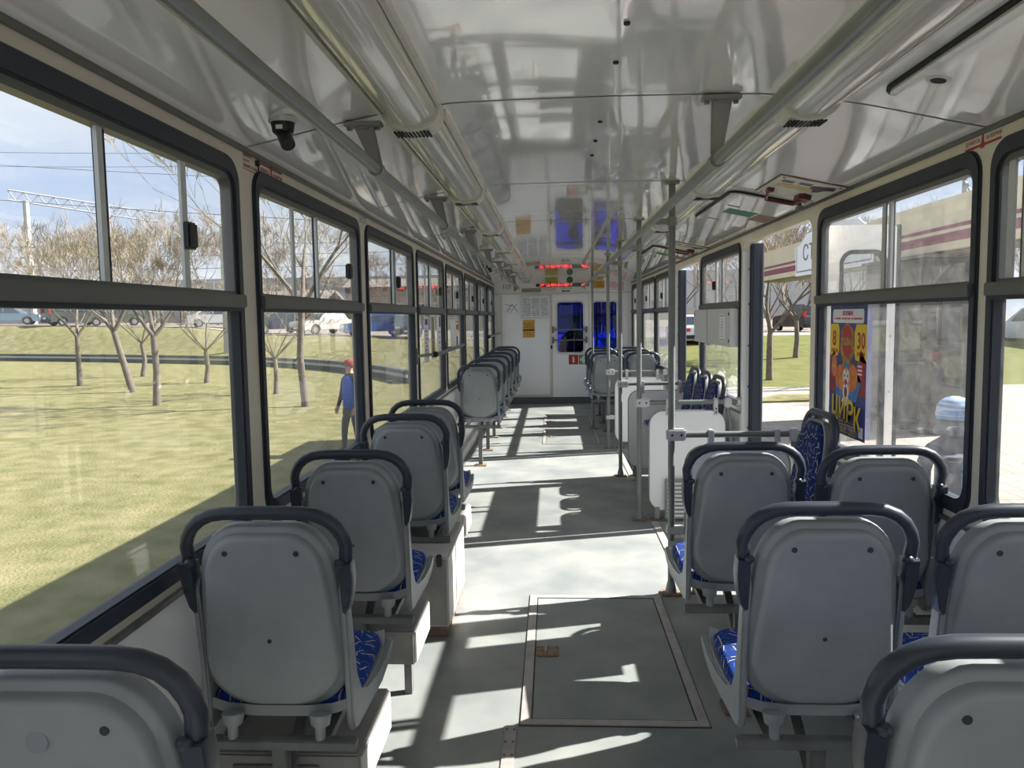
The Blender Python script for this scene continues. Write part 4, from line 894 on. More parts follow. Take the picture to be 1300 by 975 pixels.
def notice(nm, label, x0, x1, z0, z1, m, frame=None, cat='notice', inner=None):
    t = on_end(nm, label, cat, x0, z0); L = t.location; fr = FR_E(x0, z0, YE - .014); w, h = x1 - x0, z1 - z0
    if frame: flat('frame', rect(-frame, w + frame, -frame, h + frame), fr, 0, .012, M['alu_light'], t, off=L)
    b = .012 if frame else 0; flat('sheet', rect(0, w, 0, h), fr, b, b + .002, m, t, off=L)
    for (a, c, d, e, mm, n2) in inner or (): flat(n2, rect(a * w, c * w, d * h, e * h), fr, b + .002, b + .003, mm, t, off=L)
    return t, fr
tp = print_mat('timetable_print', rgb(224, 226, 234), rgb(130, 134, 150), 42, .62, wscale=22)
notice('timetable', 'framed white timetable in three columns on the bulkhead', -.705, -.24, 1.53, 1.88, M['paper'], .025, inner=[(.02, .32, .04, .96, tp, 'printed_column'), (.35, .65, .04, .96, tp, 'printed_column'), (.68, .98, .04, .96, tp, 'printed_column')])
t, fr = notice('route_map', 'white route map of crossing black lines on the bulkhead', -1.02, -.76, 1.56, 1.84, M['paper']); L = t.location
for a, b in (((.10, .04), (.22, .20)), ((.13, .20), (.24, .05)), ((.03, .06), (.12, .12)), ((.02, .20), (.14, .16)), ((.05, .10), (.15, .2))):
    d = Vector((b[0] - a[0], b[1] - a[1])); n = Vector((-d.y, d.x)).normalized() * .004; flat('route_line', [(a[0] - n.x, a[1] - n.y), (b[0] - n.x, b[1] - n.y), (b[0] + n.x, b[1] + n.y), (a[0] + n.x, a[1] + n.y)], fr, .002, .003, M['screw'], t, off=L)
op = print_mat('orange_print', rgb(214, 164, 70), rgb(120, 84, 40), 40, .55, wscale=25)
notice('orange_notice', 'orange notice under the framed timetable', -.70, -.49, 1.17, 1.48, M['orange'], inner=[(.1, .9, .5, .85, op, 'print'), (0, 1, .38, .47, M['ink'], 'black_band'), (.1, .9, .08, .3, op, 'print')])
notice('yellow_notice', 'yellow notice above the red display board', -.30, -.07, 2.09, 2.215, M['yellow'], inner=[(.1, .9, .1, .9, print_mat('yellow_print', rgb(206, 196, 92), rgb(150, 140, 60), 60, .5, wscale=25), 'print')])
t = on_end('green_badge', 'round dark green badge above the red display board', 'badge', .13, 2.17); flat('disc', ell(0, 0, .055, .055, 24), FR_E(.13, 2.165, YE - .004), 0, .004, M['green_dk'], t, off=t.location); flat('pale_mark', rect(-.02, .02, -.01, .02), FR_E(.13, 2.165, YE - .004), .004, .005, M['green'], t, off=t.location)
notice('orange_card', 'small orange card to the right of the display board', .53, .73, 2.01, 2.14, M['orange'], inner=[(.3, .95, .25, .35, M['ink'], 'print_line'), (.3, .8, .6, .66, M['ink'], 'print_line')])
notice('red_text_card', 'white card with red lines at the top right of the bulkhead', .80, 1.08, 1.95, 2.14, M['paper'], inner=[(.05, .95, .08, .92, print_mat('red_print', rgb(232, 230, 232), rgb(190, 90, 96), 34, .6, wscale=25), 'print')])
notice('brown_plate', 'narrow brown lettered plate under the display board', -.71, -.37, 1.965, 2.025, mat('brown_plate', rgb(120, 108, 92), .5), inner=[(.03, .97, .15, .85, print_mat('plate_print', rgb(120, 108, 92), rgb(196, 186, 166), 30, .6, wscale=40), 'print')])
notice('pink_card', 'pale card with red print under the display board', -.355, -.09, 1.955, 2.04, M['paper'], inner=[(.05, .95, .1, .9, print_mat('pink_print', rgb(234, 228, 230), rgb(196, 120, 124), 50, .55, wscale=30), 'print')])
notice('white_card', 'white card with black print under the display board', -.07, .21, 1.955, 2.04, M['paper'], inner=[(.15, .85, .55, .9, print_mat('card_print', rgb(236, 236, 238), rgb(100, 100, 106), 60, .55, wscale=30), 'print'), (.2, .75, .05, .35, print_mat('card_bold', rgb(236, 236, 238), rgb(24, 24, 28), 9, .62, wscale=30), 'bold_print')])
t = on_end('extinguisher_sign', 'red square sign with a white fire extinguisher on the cab door', 'sign', .10, .70); f = FR_E(.10, .69, YE - .0185); L = t.location
flat('plate', rect(0, .165, 0, .17), f, 0, .002, M['red_sign'], t, off=L); flat('bottle_symbol', rr(.065, .1, .03, .115, .012), f, .002, .003, M['sticker'], t, off=L); flat('nozzle_symbol', rect(.06, .09, .118, .135), f, .002, .003, M['sticker'], t, off=L)
t = on_end('first_aid_sign', 'green square sign with a pale cross on the cab door', 'sign', .275, .70); f = FR_E(.275, .69, YE - .0185); L = t.location
flat('plate', rect(0, .165, 0, .17), f, 0, .002, M['green'], t, off=L); flat('cross_symbol', [(.06, .02), (.105, .02), (.105, .06), (.145, .06), (.145, .11), (.105, .11), (.105, .15), (.06, .15), (.06, .11), (.02, .11), (.02, .06), (.06, .06)], f, .002, .003, M['sticker'], t, off=L)
t = on_end('tram_number', 'black tram number 117 high on the bulkhead', 'number', -1.05, 2.02); text('digits', '117', .12, M['ink'], FR_E(-1.05, 2.02, YE - .001), 0, 0, .001, t, off=t.location, width=.13)
t = thing('led_sign', 'long dark display board with glowing red dots above the cab door', 'display', (0, YE - .1, 2.05)); L = t.location
MB().box(-.40, .46, YE - .14, YE - .07, 2.045, 2.105).build('housing', M['skirt'], t, off=L, bevel=.006); MB().box(-.40, .16, YE - .1415, YE - .139, 2.05, 2.1).build('screen', M['black'], t, off=L)
MB().prism([(YE - .14, 2.05), (YE - .07, 2.05), (YE - .07, 2.1), (YE - .14, 2.1)], 'x', -.46, -.40).build('end_cap', M['black'], t, off=L)
for x in (-.3, .38): MB().box(x - .02, x + .02, YE - .11, YE, 2.10, 2.12).build('mount', M['alu_light'], t, off=L)
rnd = random.Random(3); mb = MB()
cols = []
x = -.385
while x < .44:
    if not (.16 < x < .33):
        for r in range(6):
            if rnd.random() < .5: mb.box(x, x + .0065, YE - .143, YE - .1415, 2.054 + r * .0078, 2.0605 + r * .0078)
    x += .0095 if rnd.random() < .8 else .02
mb.build('led_dots', M['led'], t, off=L, smooth=0, weld=False, fix=False)
t = on_end('wall_hook', 'grey rail end bracket beside the tram number', 'bracket', -.83, 2.0); MB().box(-.845, -.815, YE - .05, YE, 1.98, 2.06).build('plate', M['bracket'], t, off=t.location, bevel=.004); MB().tube([(-.83, YE - .04, 2.02), (-.83, YE - .07, 2.02)], .02, 10).build('socket', M['bracket'], t, off=t.location)

# driver's cab beyond the bulkhead
cab = struct('wall_cab', (0, YE + .8, 0), 'drivers cab shell beyond the bulkhead')
L = cab.location
bmobj('windscreen_wall', filled(rect(-XW, XW, -.3, 2.3), [rr(-1.05, 1.05, .85, 1.85, .1)], 'y', YE + 1.6, YE + 1.65), M['skirt'], cab, off=L)
for s in (-1, 1): bmobj('cab_side', filled(rect(YE, YE + 1.65, -.5, 2.3), [rr(YE + .35, YE + 1.45, .9, 1.8, .1)], 'x', s * XW, s * (XW + .06)), M['skirt'], cab, off=L)
MB().box(-XW, XW, YE + .04, YE + 1.65, -.12, 0).build('cab_floor', M['skirt'], cab, off=L); MB().box(-XW, XW, YE + .04, YE + 1.65, 2.1, 2.2).build('cab_ceiling', M['skirt'], cab, off=L)
MB().box(-1.1, 1.1, YE + 1.2, YE + 1.6, .0, .85).build('dashboard', M['black'], cab, off=L, bevel=.03)
MB().box(-1.05, 1.05, YE + 1.58, YE + 1.6, 1.5, 1.56).build('sun_visor_bar', M['black'], cab, off=L); MB().box(.66, .70, YE + 1.58, YE + 1.6, .85, 1.85).build('wiper_post', M['black'], cab, off=L)

# ------------------------------------------------------------------ open folding doors
def door_leaf(n, y, x0, x1, thick, label, wide_glass=True):
    t = struct('door_%d' % n, (x0, y, -.33), label); L = t.location
    bmobj('leaf', filled(rr(x0, x1, -.33, 1.99, .02), [rr(x0 + .11, x1 - .055, .45, 1.85, .06)] if wide_glass else [], 'y', y - thick / 2, y + thick / 2), M['white_matt'], t, off=L)
    for xa, xb in ((x0 - .02, x0 + .0), (x1, x1 + .022)): MB().box(xa, xb, y - thick / 2 - .006, y + thick / 2 + .006, -.33, 1.99).build('rubber_edge', M['rubber'], t, off=L, bevel=.004)
    if wide_glass:
        MB().box(x0 + .1, x1 - .05, y - .002, y + .002, .44, 1.86).build('pane', M['glass'], t, off=L)
        MB().ring(rr(x0 + .1, x1 - .045, .44, 1.86, .07), rr(x0 + .12, x1 - .065, .46, 1.84, .055), 'y', y - thick / 2 - .004, y + thick / 2 + .004).build('gasket', M['rubber'], t, off=L)
        for z in (.2, .5, .8, 1.1, 1.4, 1.7): MB().tube([(x1 - .022, y - thick / 2, z), (x1 - .022, y - thick / 2 - .003, z)], .006, 8).build('rivet', M['clamp'], t, off=L)
d1a, d1b = DOORS[0]; d2a, d2b = DOORS[1]
door_leaf(2, d1a + .03, 1.25, 1.645, .035, 'white folding door leaf with a window standing open outside the poster window')
def folded(n, y, label):
    t = struct('door_%d' % n, (1.28, y, -.33), label); L = t.location
    for q in (0, .05):
        MB().box(1.235, 1.295, y - .02 - q, y + .016 - q, -.33, 2.025).build('leaf', M['rubber'], t, off=L, bevel=.008)
        MB().tube([(1.30, y - q, -.33), (1.30, y - q, 2.025)], .02, 10).build('rubber_edge', M['rubber'], t, off=L)
folded(3, d1b - .05, 'dark rubber-edged door leaves folded at the far side of the near doorway'); folded(4, d2b - .05, 'dark rubber-edged door leaves folded at the far side of the far doorway')

# ------------------------------------------------------------------ trees
M['bark'] = mat('grey_bark', rgb(116, 106, 96), .9, col2=rgb(92, 84, 76), scale=6, detail=8)
M['twig'] = mat('pale_twig', rgb(148, 136, 118), .9)
M['twig_dark'] = mat('brown_twig', rgb(124, 110, 98), .9)
def tree_mesh(seed, height, trunk_h, spread, trunk_r, depth=5, pollard=False, lean_v=(0, 0), fork=2, twig_r=.008):
    """returns (trunk mesh, twig mesh): trunk and boughs as round tubes, twigs as thin three-sided ones"""
    R = random.Random(seed); big, small = MB(), MB()
    def grow(p, d, ln, r, lev):
        n = 3; pts = [Vector(p)]; dd = Vector(d)
        for i in range(n):
            dd = (dd + Vector((R.uniform(-1, 1), R.uniform(-1, 1), R.uniform(-.2, .6))) * .14).normalized(); pts.append(pts[-1] + dd * ln / n)
        r1 = r * .62; rs = [r + (r1 - r) * i / n for i in range(n + 1)]
        if r > .02: big.tube(pts, rs, 6, caps=False)
        else: small.tube(pts, [max(twig_r * .5, q) for q in rs], 3, caps=False)
        if lev <= 0: return
        k = fork + (1 if R.random() < .6 else 0) + (2 if lev <= 2 else 0)
        for i in range(k):
            ax = Vector((R.uniform(-1, 1), R.uniform(-1, 1), R.uniform(-.25, .75)))
            nd = (dd * R.uniform(.7, 1.0) + ax.normalized() * spread * R.uniform(.5, 1.05)).normalized()
            q = pts[-1] if i == 0 or R.random() < .5 else pts[R.randint(1, n)]
            grow(q, nd, ln * R.uniform(.62, .85), max(twig_r, r1 * R.uniform(.6, .85)), lev - 1)
    top = Vector((lean_v[0], lean_v[1], trunk_h)); mid = top * .5 + Vector((R.uniform(-.08, .08), R.uniform(-.08, .08), 0))
    big.tube([(0, 0, -.1), (0, 0, .12), mid, top], [trunk_r * 1.35, trunk_r * 1.05, trunk_r * .92, trunk_r * .8], 9, caps=False)
    nb = 7 if pollard else 3
    for i in range(nb):
        a = 2 * PI * (i + R.uniform(-.3, .3)) / nb; d = Vector((math.cos(a) * spread, math.sin(a) * spread, .95)).normalized()
        grow(top, d, (height - trunk_h) * (.4 if not pollard else .42), trunk_r * (.62 if not pollard else .3), depth - 1)
    return big, small
def tree(label, loc, seed, height, trunk_h, spread=.6, trunk_r=.12, depth=5, pollard=False, lean_v=(0, 0), group='bare trees on the lawn', tw='twig', fork=2, name='bare_tree', twig_r=.012):
    t = thing(name, label, 'bush' if name == 'bare_bush' else 'tree', loc, 0, group)
    b, s = tree_mesh(seed, height, trunk_h, spread, trunk_r, depth, pollard, lean_v, fork, twig_r)
    b.build('trunk', M['bark'], t, smooth=60, fix=False, weld=False); s.build('twigs', M[tw], t, smooth=0, fix=False, weld=False)
    return t
tree('bare tree with a forked trunk, leftmost on the lawn', (-17.56, 27.6, ZG), 11, 4.9, 1.8, .66, .10, 7, fork=2, twig_r=.005)
tree('bare tree with a leaning trunk beside the twin trunk on the lawn', (-14.07, 24.85, ZG), 12, 4.9, 2.0, .7, .115, 7, lean_v=(-.5, 0), twig_r=.005)
tree('bare tree with a straight pale trunk closest to the tram on the lawn', (-11.08, 20.73, ZG), 5, 4.5, 1.9, .7, .10, 7, twig_r=.0048)
tree('small bare bushy tree between two larger trunks on the lawn', (-17.62, 32.15, ZG), 23, 4.2, 1.4, .9, .10, 5, True, twig_r=.006)
tree('round pruned bushy tree seen at the right of the largest window', (-13.15, 28.42, ZG), 24, 4.0, 1.2, .95, .10, 5, True, twig_r=.006)
tree('tall bare tree seen through the second window', (-6.76, 20.2, ZG), 31, 7.4, 2.6, .62, .10, 7, twig_r=.006)
tree('small round pruned tree seen through the second window', (-8.84, 23.8, ZG), 33, 3.6, 1.1, .95, .08, 5, True, twig_r=.005)
tree('bare tree with a thick trunk seen through the near doorway', (7.19, 26.8, ZG), 41, 5.0, 1.6, .7, .115, 7, group='bare trees beyond the doorway', twig_r=.007)
tree('slimmer bare tree seen at the right of the near doorway', (9.78, 32.4, ground_z(9.78, 32.4)), 42, 4.2, 1.5, .75, .11, 7, group='bare trees beyond the doorway', twig_r=.008)
tree('dry little bush at the edge of the pavement', (7.6, 20.4, ZG), 43, 1.7, .15, 1.0, .03, 4, True, group='bare trees beyond the doorway', name='bare_bush', twig_r=.006)
# rows of bare trees behind the parked cars
protos = []
for i in range(4):
    b, s = tree_mesh(60 + i, 7.5, 1.4, .72, .12, 6, False, (0, 0), 2, .013)
    protos.append((b.mesh('trunk', 60, fix=False, weld=False), s.mesh('twigs', 0, fix=False, weld=False)))
R = random.Random(9)
def row(n, xa, xb, ya, yb, label, group, sc=(.8, 1.2)):
    for i in range(n):
        x = xa + (xb - xa) * (i + R.uniform(-.3, .3)) / max(1, n - 1); y = R.uniform(ya, yb); z = interp(x, ROADZ) if x < 0 else .3; k = i % 4
        t = thing('bare_tree', label, 'tree', (x, y, z - .1), R.uniform(0, 6.28), group); q = R.uniform(*sc); t.scale = (q, q, q)
        obj('trunk', protos[k][0], M['bark'], t); obj('twigs', protos[k][1], M['twig_dark'] if i % 3 else M['twig'], t)
row(20, -74, -7, 66, 70, 'bare brown tree in the row behind the parked cars', 'bare trees behind the parked cars')
row(15, 3, 46, 59, 66, 'bare brown tree in the row across the road on the door side', 'bare trees across the road')

# ------------------------------------------------------------------ cars
M['tyre'] = mat('tyre_rubber', rgb(34, 34, 36), .8); M['hub'] = mat('wheel_hub', rgb(150, 152, 155), .4, .5); M['tail'] = mat('tail_lamp', rgb(190, 40, 44), .3); M['headlight'] = mat('head_lamp', rgb(220, 224, 228), .2)
def car(label, loc, rotz, col, kind='sedan', group='parked cars'):
    """local: length along y, front at +y"""
    t = thing('car', label, 'car', loc, rotz, group); paint = mat('car_paint', col, .25, .2, coat=.6); h = {'sedan': 1.45, 'suv': 1.72, 'old': 1.42}[kind]
    g, hood = .22, {'sedan': .86, 'suv': 1.0, 'old': .88}[kind]; l = 2.15
    def wheel_arch(cy): return [(cy - .36 * math.cos(a), .30 + .36 * math.sin(a)) for a in [PI * q / 8 for q in range(9)]]
    low = [(-l, g + .1), (-l + .05, g)] + wheel_arch(-1.28) + wheel_arch(1.28) + [(l - .05, g), (l, g + .12), (l, hood - .16), (l - .1, hood - .05), (1.0, hood + .04), (-1.35 if kind != 'suv' else -2.0, hood + .06), (-l + .08, hood + .02), (-l, hood - .12)]
    MB().prism(low, 'x', -.84, .84).build('body', paint, t, bevel=.03)
    if kind == 'suv': cab = [(-2.05, hood), (-1.98, h - .12), (-1.75, h), (.0, h), (.35, h - .08), (1.0, hood)]
    elif kind == 'old': cab = [(-1.45, hood), (-1.1, h - .06), (-.9, h), (.25, h), (.45, h - .08), (.95, hood)]
    else: cab = [(-1.65, hood), (-1.05, h - .08), (-.75, h), (.1, h), (.4, h - .08), (1.15, hood)]
    mb = MB(); A = [(-.8 if z < h - .2 else -.64, y, z) for y, z in cab]; B = [(-x, y, z) for x, y, z in A]
    n = len(cab); mb.add(A + B, [tuple(range(n)), tuple(range(n, 2 * n))[::-1]] + [(i, (i + 1) % n, n + (i + 1) % n, n + i) for i in range(n)]); mb.build('cabin', paint, t, bevel=.02)
    # windows
    def side(p, s): return [(s * (.815 if z < h - .2 else .665), y, z) for y, z in p]
    cx = (cab[0][0] + cab[-1][0]) / 2
    for s in (-1, 1):
        for (ya, yb, yc, yd) in ((cx - .02, cab[-1][0] - .32, cab[-2][0] - .05, cx - .02), (cab[0][0] + .3, cx - .1, cx - .1, cab[1][0] + .22)):
            P = side([(ya, hood + .08), (yb, hood + .08), (yc, h - .13), (yd, h - .13)], s); Q = [(x - s * .03, y, z) for x, y, z in P]; MB().loops([P, Q]).build('side_window', M['glass_car'], t)
    for i, j, nm in ((0, 1, 'rear_window'), (-1, -2, 'windscreen')):
        y0, z0 = cab[i]; y1, z1 = cab[j]; o = -.015 if i == 0 else .015
        P = [(-.68, y0 + (y1 - y0) * .15 + o, z0 + (z1 - z0) * .15 + .01), (.68, y0 + (y1 - y0) * .15 + o, z0 + (z1 - z0) * .15 + .01), (.6, y0 + (y1 - y0) * .92 + o, z0 + (z1 - z0) * .92 + .01), (-.6, y0 + (y1 - y0) * .92 + o, z0 + (z1 - z0) * .92 + .01)]
        MB().loops([P, [(x, y - o * 3, z - .03) for x, y, z in P]]).build(nm, M['glass_car'], t)
    for s in (-1, 1):
        for cy in (-1.28, 1.28):
            w = MB().tube([(s * .84, cy, .3), (s * .64, cy, .3)], .3, 18).build('wheel', M['tyre'], t, smooth=40); MB().tube([(s * .845, cy, .3), (s * .8, cy, .3)], .18, 14).build('hub', M['hub'], w)
        MB().box(min(s * .52, s * .82), max(s * .52, s * .82), -l - .01, -l + .06, hood - .24, hood - .08).build('tail_light', M['tail'], t) if kind != 'suv' else MB().box(min(s * .66, s * .83), max(s * .66, s * .83), -l - .01, -l + .1, hood - .1, hood + .3).build('tail_light', M['tail'], t)
        MB().box(min(s * .5, s * .8), max(s * .5, s * .8), l - .06, l + .01, hood - .28, hood - .14).build('headlight', M['headlight'], t)
    MB().box(-.8, .8, -l - .05, -l + .05, .3, .48).build('bumper', M['black'] if kind != 'sedan' else paint, t, bevel=.02); MB().box(-.8, .8, l - .05, l + .05, .3, .48).build('bumper', M['black'] if kind != 'sedan' else paint, t, bevel=.02)
    MB().box(-.26, .26, -l - .06, -l - .045, .5, .62).build('number_plate', M['paper'], t); MB().box(-.26, .26, l + .045, l + .06, .36, .47).build('number_plate', M['paper'], t)
def at_road(x): return interp(x, ROADZ) + .05
cars = [('grey-blue sedan with red tail lamps at the far left of the bank', -43.0, 59.5, -1.15, rgb(110, 132, 150), 'sedan'), ('dark hatchback behind the leftmost tree on the bank', -37.0, 58.4, -.6, rgb(70, 72, 70), 'suv'),
        ('olive-grey car behind the trunks of the lawn trees', -33.4, 57.6, -1.0, rgb(92, 98, 92), 'sedan'), ('pale silver car beside the lattice pole', -24.3, 55.0, -1.1, rgb(198, 202, 206), 'sedan'),
        ('dark blue old sedan seen through the second window', -18.7, 51.6, 2.35, rgb(48, 56, 76), 'old'), ('white boxy old car behind the tall tree in the second window', -15.2, 50.6, 2.5, rgb(212, 208, 200), 'old'),
        ('bright blue sedan between the second and third windows', -11.5, 49.4, 2.0, rgb(66, 96, 160), 'sedan'), ('dark grey saloon in the third window', -9.4, 48.6, 3.4, rgb(60, 64, 76), 'sedan')]
for lab, x, y, rz, c, k in cars: car(lab, (x, y, at_road(x)), rz, c, k)
car('black estate car with red tail lamps seen through the near doorway', (16.0, 52.0, at_road(16) + .1), .18, rgb(44, 46, 52), 'suv')
car('white old car with a roof box seen through the far doorway', (6.6, 38.5, .1), .05, rgb(206, 208, 210), 'old')
car('silver-blue van-like car seen past the blue hat', (21.5, 36.0, -.05), .5, rgb(150, 158, 172), 'suv')

# ------------------------------------------------------------------ railway structures behind the bank
M['galv'] = mat('galvanised_steel', rgb(150, 152, 156), .6); M['wire'] = mat('wire', rgb(110, 112, 118), .6); M['concrete'] = mat('pale_concrete', rgb(178, 176, 172), .8)
g = thing('railway_gantry', 'steel lattice gantry on a mast over the railway behind the trees', 'gantry', (-48.5, 70, 1)); L = g.location
A, B = Vector((-49.5, 70, 12.9)), Vector((-39.8, 77, 11.6))
d = B - A; mb = MB()
for dz in (0, .9):
    for q in (-.4, .4): mb.tube([A + Vector((q * .4, q, dz)), B + Vector((q * .4, q, dz))], .07, 5)
mb.build('chord', M['galv'], g, off=L)
mb = MB(); n = 20
for i in range(n):
    p, q = A + d * i / n, A + d * (i + 1) / n; z0, z1 = (0, .9) if i % 2 else (.9, 0)
    mb.tube([p + Vector((-.16, -.4, z0)), q + Vector((-.16, -.4, z1))], .05, 4)
    mb.tube([p + Vector((-.16, -.4, 0)), p + Vector((-.16, -.4, .9))], .04, 4)
mb.build('lattice', M['galv'], g, off=L)
MB().tube([(-48.6, 70.4, .5), (-48.6, 70.4, 12.9)], [.36, .26], 10).build('mast', M['concrete'], g, off=L); MB().tube([(-42.5, 73.4, 8.5), (-42.5, 73.4, 12.9)], .1, 6).build('dropper', M['galv'], g, off=L)
MB().tube([(-48.6, 70.4, 8.6), (-46.5, 70.4, 8.9)], .07, 6).tube([(-49.6, 70.4, 6.9), (-47.6, 70.4, 6.9)], .06, 6).build('arm', M['galv'], g, off=L)
for x in (-49.6, -47.6): MB().ball((x, 70.3, 7.2), .3, .3, .3).build('lamp', M['concrete'], g, off=L)
for i, (x, y, z1, lab) in enumerate(((-19.4, 45.0, 7.2, 'slender pale concrete pole at the right edge of the largest window'), (-66, 74, 11.0, 'far overhead line mast at the left of the gantry'))):
    t = thing('utility_pole', lab, 'pole', (x, y, ground_z(x, y) if y < 58 else 1.5)); L = t.location
    MB().tube([(x, y, L[2] - .1), (x, y, z1)], [.2, .13], 10).build('shaft', M['concrete'], t, off=L); MB().tube([(x + .42, y, L[2] - .1), (x + .1, y, z1 - .3)], [.1, .08], 8).build('strut', M['concrete'], t, off=L)
    MB().tube([(x, y, z1 - .3), (x + .9, y, z1 - .2)], .05, 6).build('arm', M['galv'], t, off=L)
wires = [((-70, 78, 19.0), (10, 74, 13.0)), ((-80, 72, 16.2), (0, 60, 8.0)), ((-80, 76, 9.8), (10, 76, 9.4)), ((-80, 74, 8.6), (10, 74, 8.2)), ((-80, 73, 7.2), (10, 73, 7.0)), ((-80, 72, 6.0), (10, 72, 5.8)), ((-80, 90, 22.5), (-20, 90, 21.0)), ((-80, 90, 20.8), (-20, 90, 19.6))]
wl_lab = ['sloping wire crossing the sky behind the gantry', 'wire sloping down across the lawn window', 'upper contact wire over the railway', 'second contact wire over the railway', 'third contact wire over the railway', 'lowest contact wire over the railway', 'topmost thin wire high in the sky', 'second thin wire high in the sky']
for (a, b), lab in zip(wires, wl_lab):
    a, b = Vector(a), Vector(b); t = thing('overhead_wire', lab, 'wire', a); pts = []
    for i in range(9):
        q = i / 8; p = a + (b - a) * q; p.z -= .5 * (1 - (2 * q - 1) ** 2); pts.append(p - a)
    MB().tube(pts, .03, 4).build('cable', M['wire'], t, fix=False)
# noise barrier and low railway buildings
nb = thing('noise_barrier', 'long pale noise barrier with thin posts beyond the bare trees', 'barrier', (-30, 84, 1)); L = nb.location
pm_ = mat('barrier_panel', rgb(176, 180, 184), .5)
for i in range(44):
    x0 = -96 + i * 3.0
    MB().box(x0 + .1, x0 + 2.9, 84, 84.1, 2.2, 6.2).build('barrier_panel', pm_, nb, off=L, smooth=0, fix=False, weld=False); MB().box(x0 - .1, x0 + .1, 83.9, 84.2, 1, 6.4).build('post', M['galv'], nb, off=L, smooth=0, fix=False, weld=False)
MB().box(-96, 36, 83.8, 84.3, 1, 2.2).build('base_wall', M['concrete'], nb, off=L)
for i, (x0, x1, z1, c, lab) in enumerate(((-20, -7, 4.6, (150, 132, 116), 'low brown railway shed behind the third window'), (-34, -22, 3.6, (134, 122, 108), 'low dark railway shed behind the tall tree'), (-6, 6, 5.0, (156, 138, 120), 'brown shed far beyond the tram front'))):
    t = thing('railway_shed', lab, 'building', ((x0 + x1) / 2, 76, .3)); L = t.location
    MB().box(x0, x1, 74, 80, .3, z1).build('walls', mat('shed_wall', rgb(*c), .8, col2=rgb(c[0] - 26, c[1] - 26, c[2] - 24), scale=1.5), t, off=L); MB().prism([(73.6, z1), (80.4, z1), (77, z1 + .9)], 'x', x0 - .3, x1 + .3).build('roof', mat('shed_roof', rgb(120, 112, 106), .7), t, off=L)
    k = int((x1 - x0) / 2)
    for q in range(k):
        xx = x0 + .6 + q * 2.0
        w = MB().box(xx, xx + 1.1, 73.95, 74.02, 1.8, 3.0).build('window', M['alu_light'], t, off=L, fix=False); MB().box(xx + .08, xx + 1.02, 73.93, 73.96, 1.88, 2.92).build('pane', M['glass_car'], w, off=L, fix=False)

# ------------------------------------------------------------------ tram stop canopy on the door side
M['canopy'] = mat('cream_canopy', rgb(204, 196, 172), .5, col2=rgb(194, 185, 160), scale=1.0); M['canopy_stripe'] = mat('maroon_stripe', rgb(120, 50, 78), .5); M['kiosk'] = mat('dark_grey_cladding', rgb(98, 98, 98), .6, col2=rgb(84, 84, 84), scale=1, stretch=(1, 1, 12)); M['soffit'] = mat('weathered_soffit', rgb(128, 124, 116), .8, col2=rgb(104, 100, 94), scale=2, stretch=(1, 1, 10))
cn = thing('stop_canopy', 'cream tram stop canopy with maroon stripes along its edge', 'canopy', (6.8, 15, ZG)); L = cn.location
FX = 6.8; Y0, Y1 = -6.0, 27.0
MB().box(FX, FX + .12, Y0, Y1, 2.60, 3.52).build('fascia', M['canopy'], cn, off=L, bevel=.01)
for z0, z1 in ((2.74, 2.90), (2.965, 3.03)): MB().box(FX - .008, FX + .001, Y0, Y1, z0, z1).build('stripe', M['canopy_stripe'], cn, off=L)
MB().box(FX + .12, FX + .9, Y0, Y1, 3.35, 3.45).build('roof', M['canopy'], cn, off=L); MB().box(FX + .12, FX + .85, Y0 + .1, Y1 - .1, 2.56, 2.64).build('soffit', M['soffit'], cn, off=L); MB().box(FX, FX + .9, Y1 - .1, Y1, 2.60, 3.45).build('end_fascia', M['canopy'], cn, off=L)
for y in (2.0, 14.9):
    p = MB(); cx0 = FX + (.4 if y < 10 else 0.95)
    for dx, dy in ((0, 0), (.3, 0), (0, .3), (.3, .3)): p.box(cx0 + dx, cx0 + .05 + dx, y + dy, y + dy + .05, ZG, 2.6)
    for i in range(10):
        z = ZG + .05 + i * .32; a, b = (0, .3) if i % 2 else (.3, 0)
        p.obox((cx0 + .02 + a, y + .02, z), (cx0 + .02 + b, y + .02, z + .32), .025, .025); p.obox((cx0 + .02, y + .02 + a, z), (cx0 + .02, y + .02 + b, z + .32), .025, .025, up=(1, 0, 0))
    p.build('lattice_column', M['galv'], cn, off=L, fix=False)
bn = thing('canopy_banner', 'white banner with an arched top and dark lettering hung on the canopy edge', 'banner', (FX - .05, 20, 2.6)); L = bn.location
fr = Fr((FX - .03, 22.7, 2.56), (0, -1, 0), (0, 0, 1)); w = 5.4
arch = [(0, 0), (w, 0), (w, .8)] + [(w - .35, .85), (w - .9, 1.1)] + [(w - 1.4 - (w - 2.8) * q / 8, 1.12 + .16 * math.sin(PI * q / 8)) for q in range(9)] + [(.9, 1.1), (.35, .85), (0, .8)]
flat('cloth', arch, fr, 0, .02, mat('banner_white', rgb(226, 230, 240), .6), bn, off=L)
flat('border_line', rect(.12, w - .12, .1, .13), fr, .02, .024, M['alu_dark'], bn, off=L); flat('border_line', rect(.1, .13, .12, .78), fr, .02, .024, M['alu_dark'], bn, off=L); flat('border_line', rect(w - .13, w - .1, .12, .78), fr, .02, .024, M['alu_dark'], bn, off=L)
text('lettering', 'СТ', .6, M['alu_dark'], fr, .62, .4, .024, bn, off=L, width=.9, ext=.004)
kk = thing('kiosk', 'dark grey kiosk standing under the canopy', 'kiosk', (7.1, 15.5, ZG)); L = kk.location
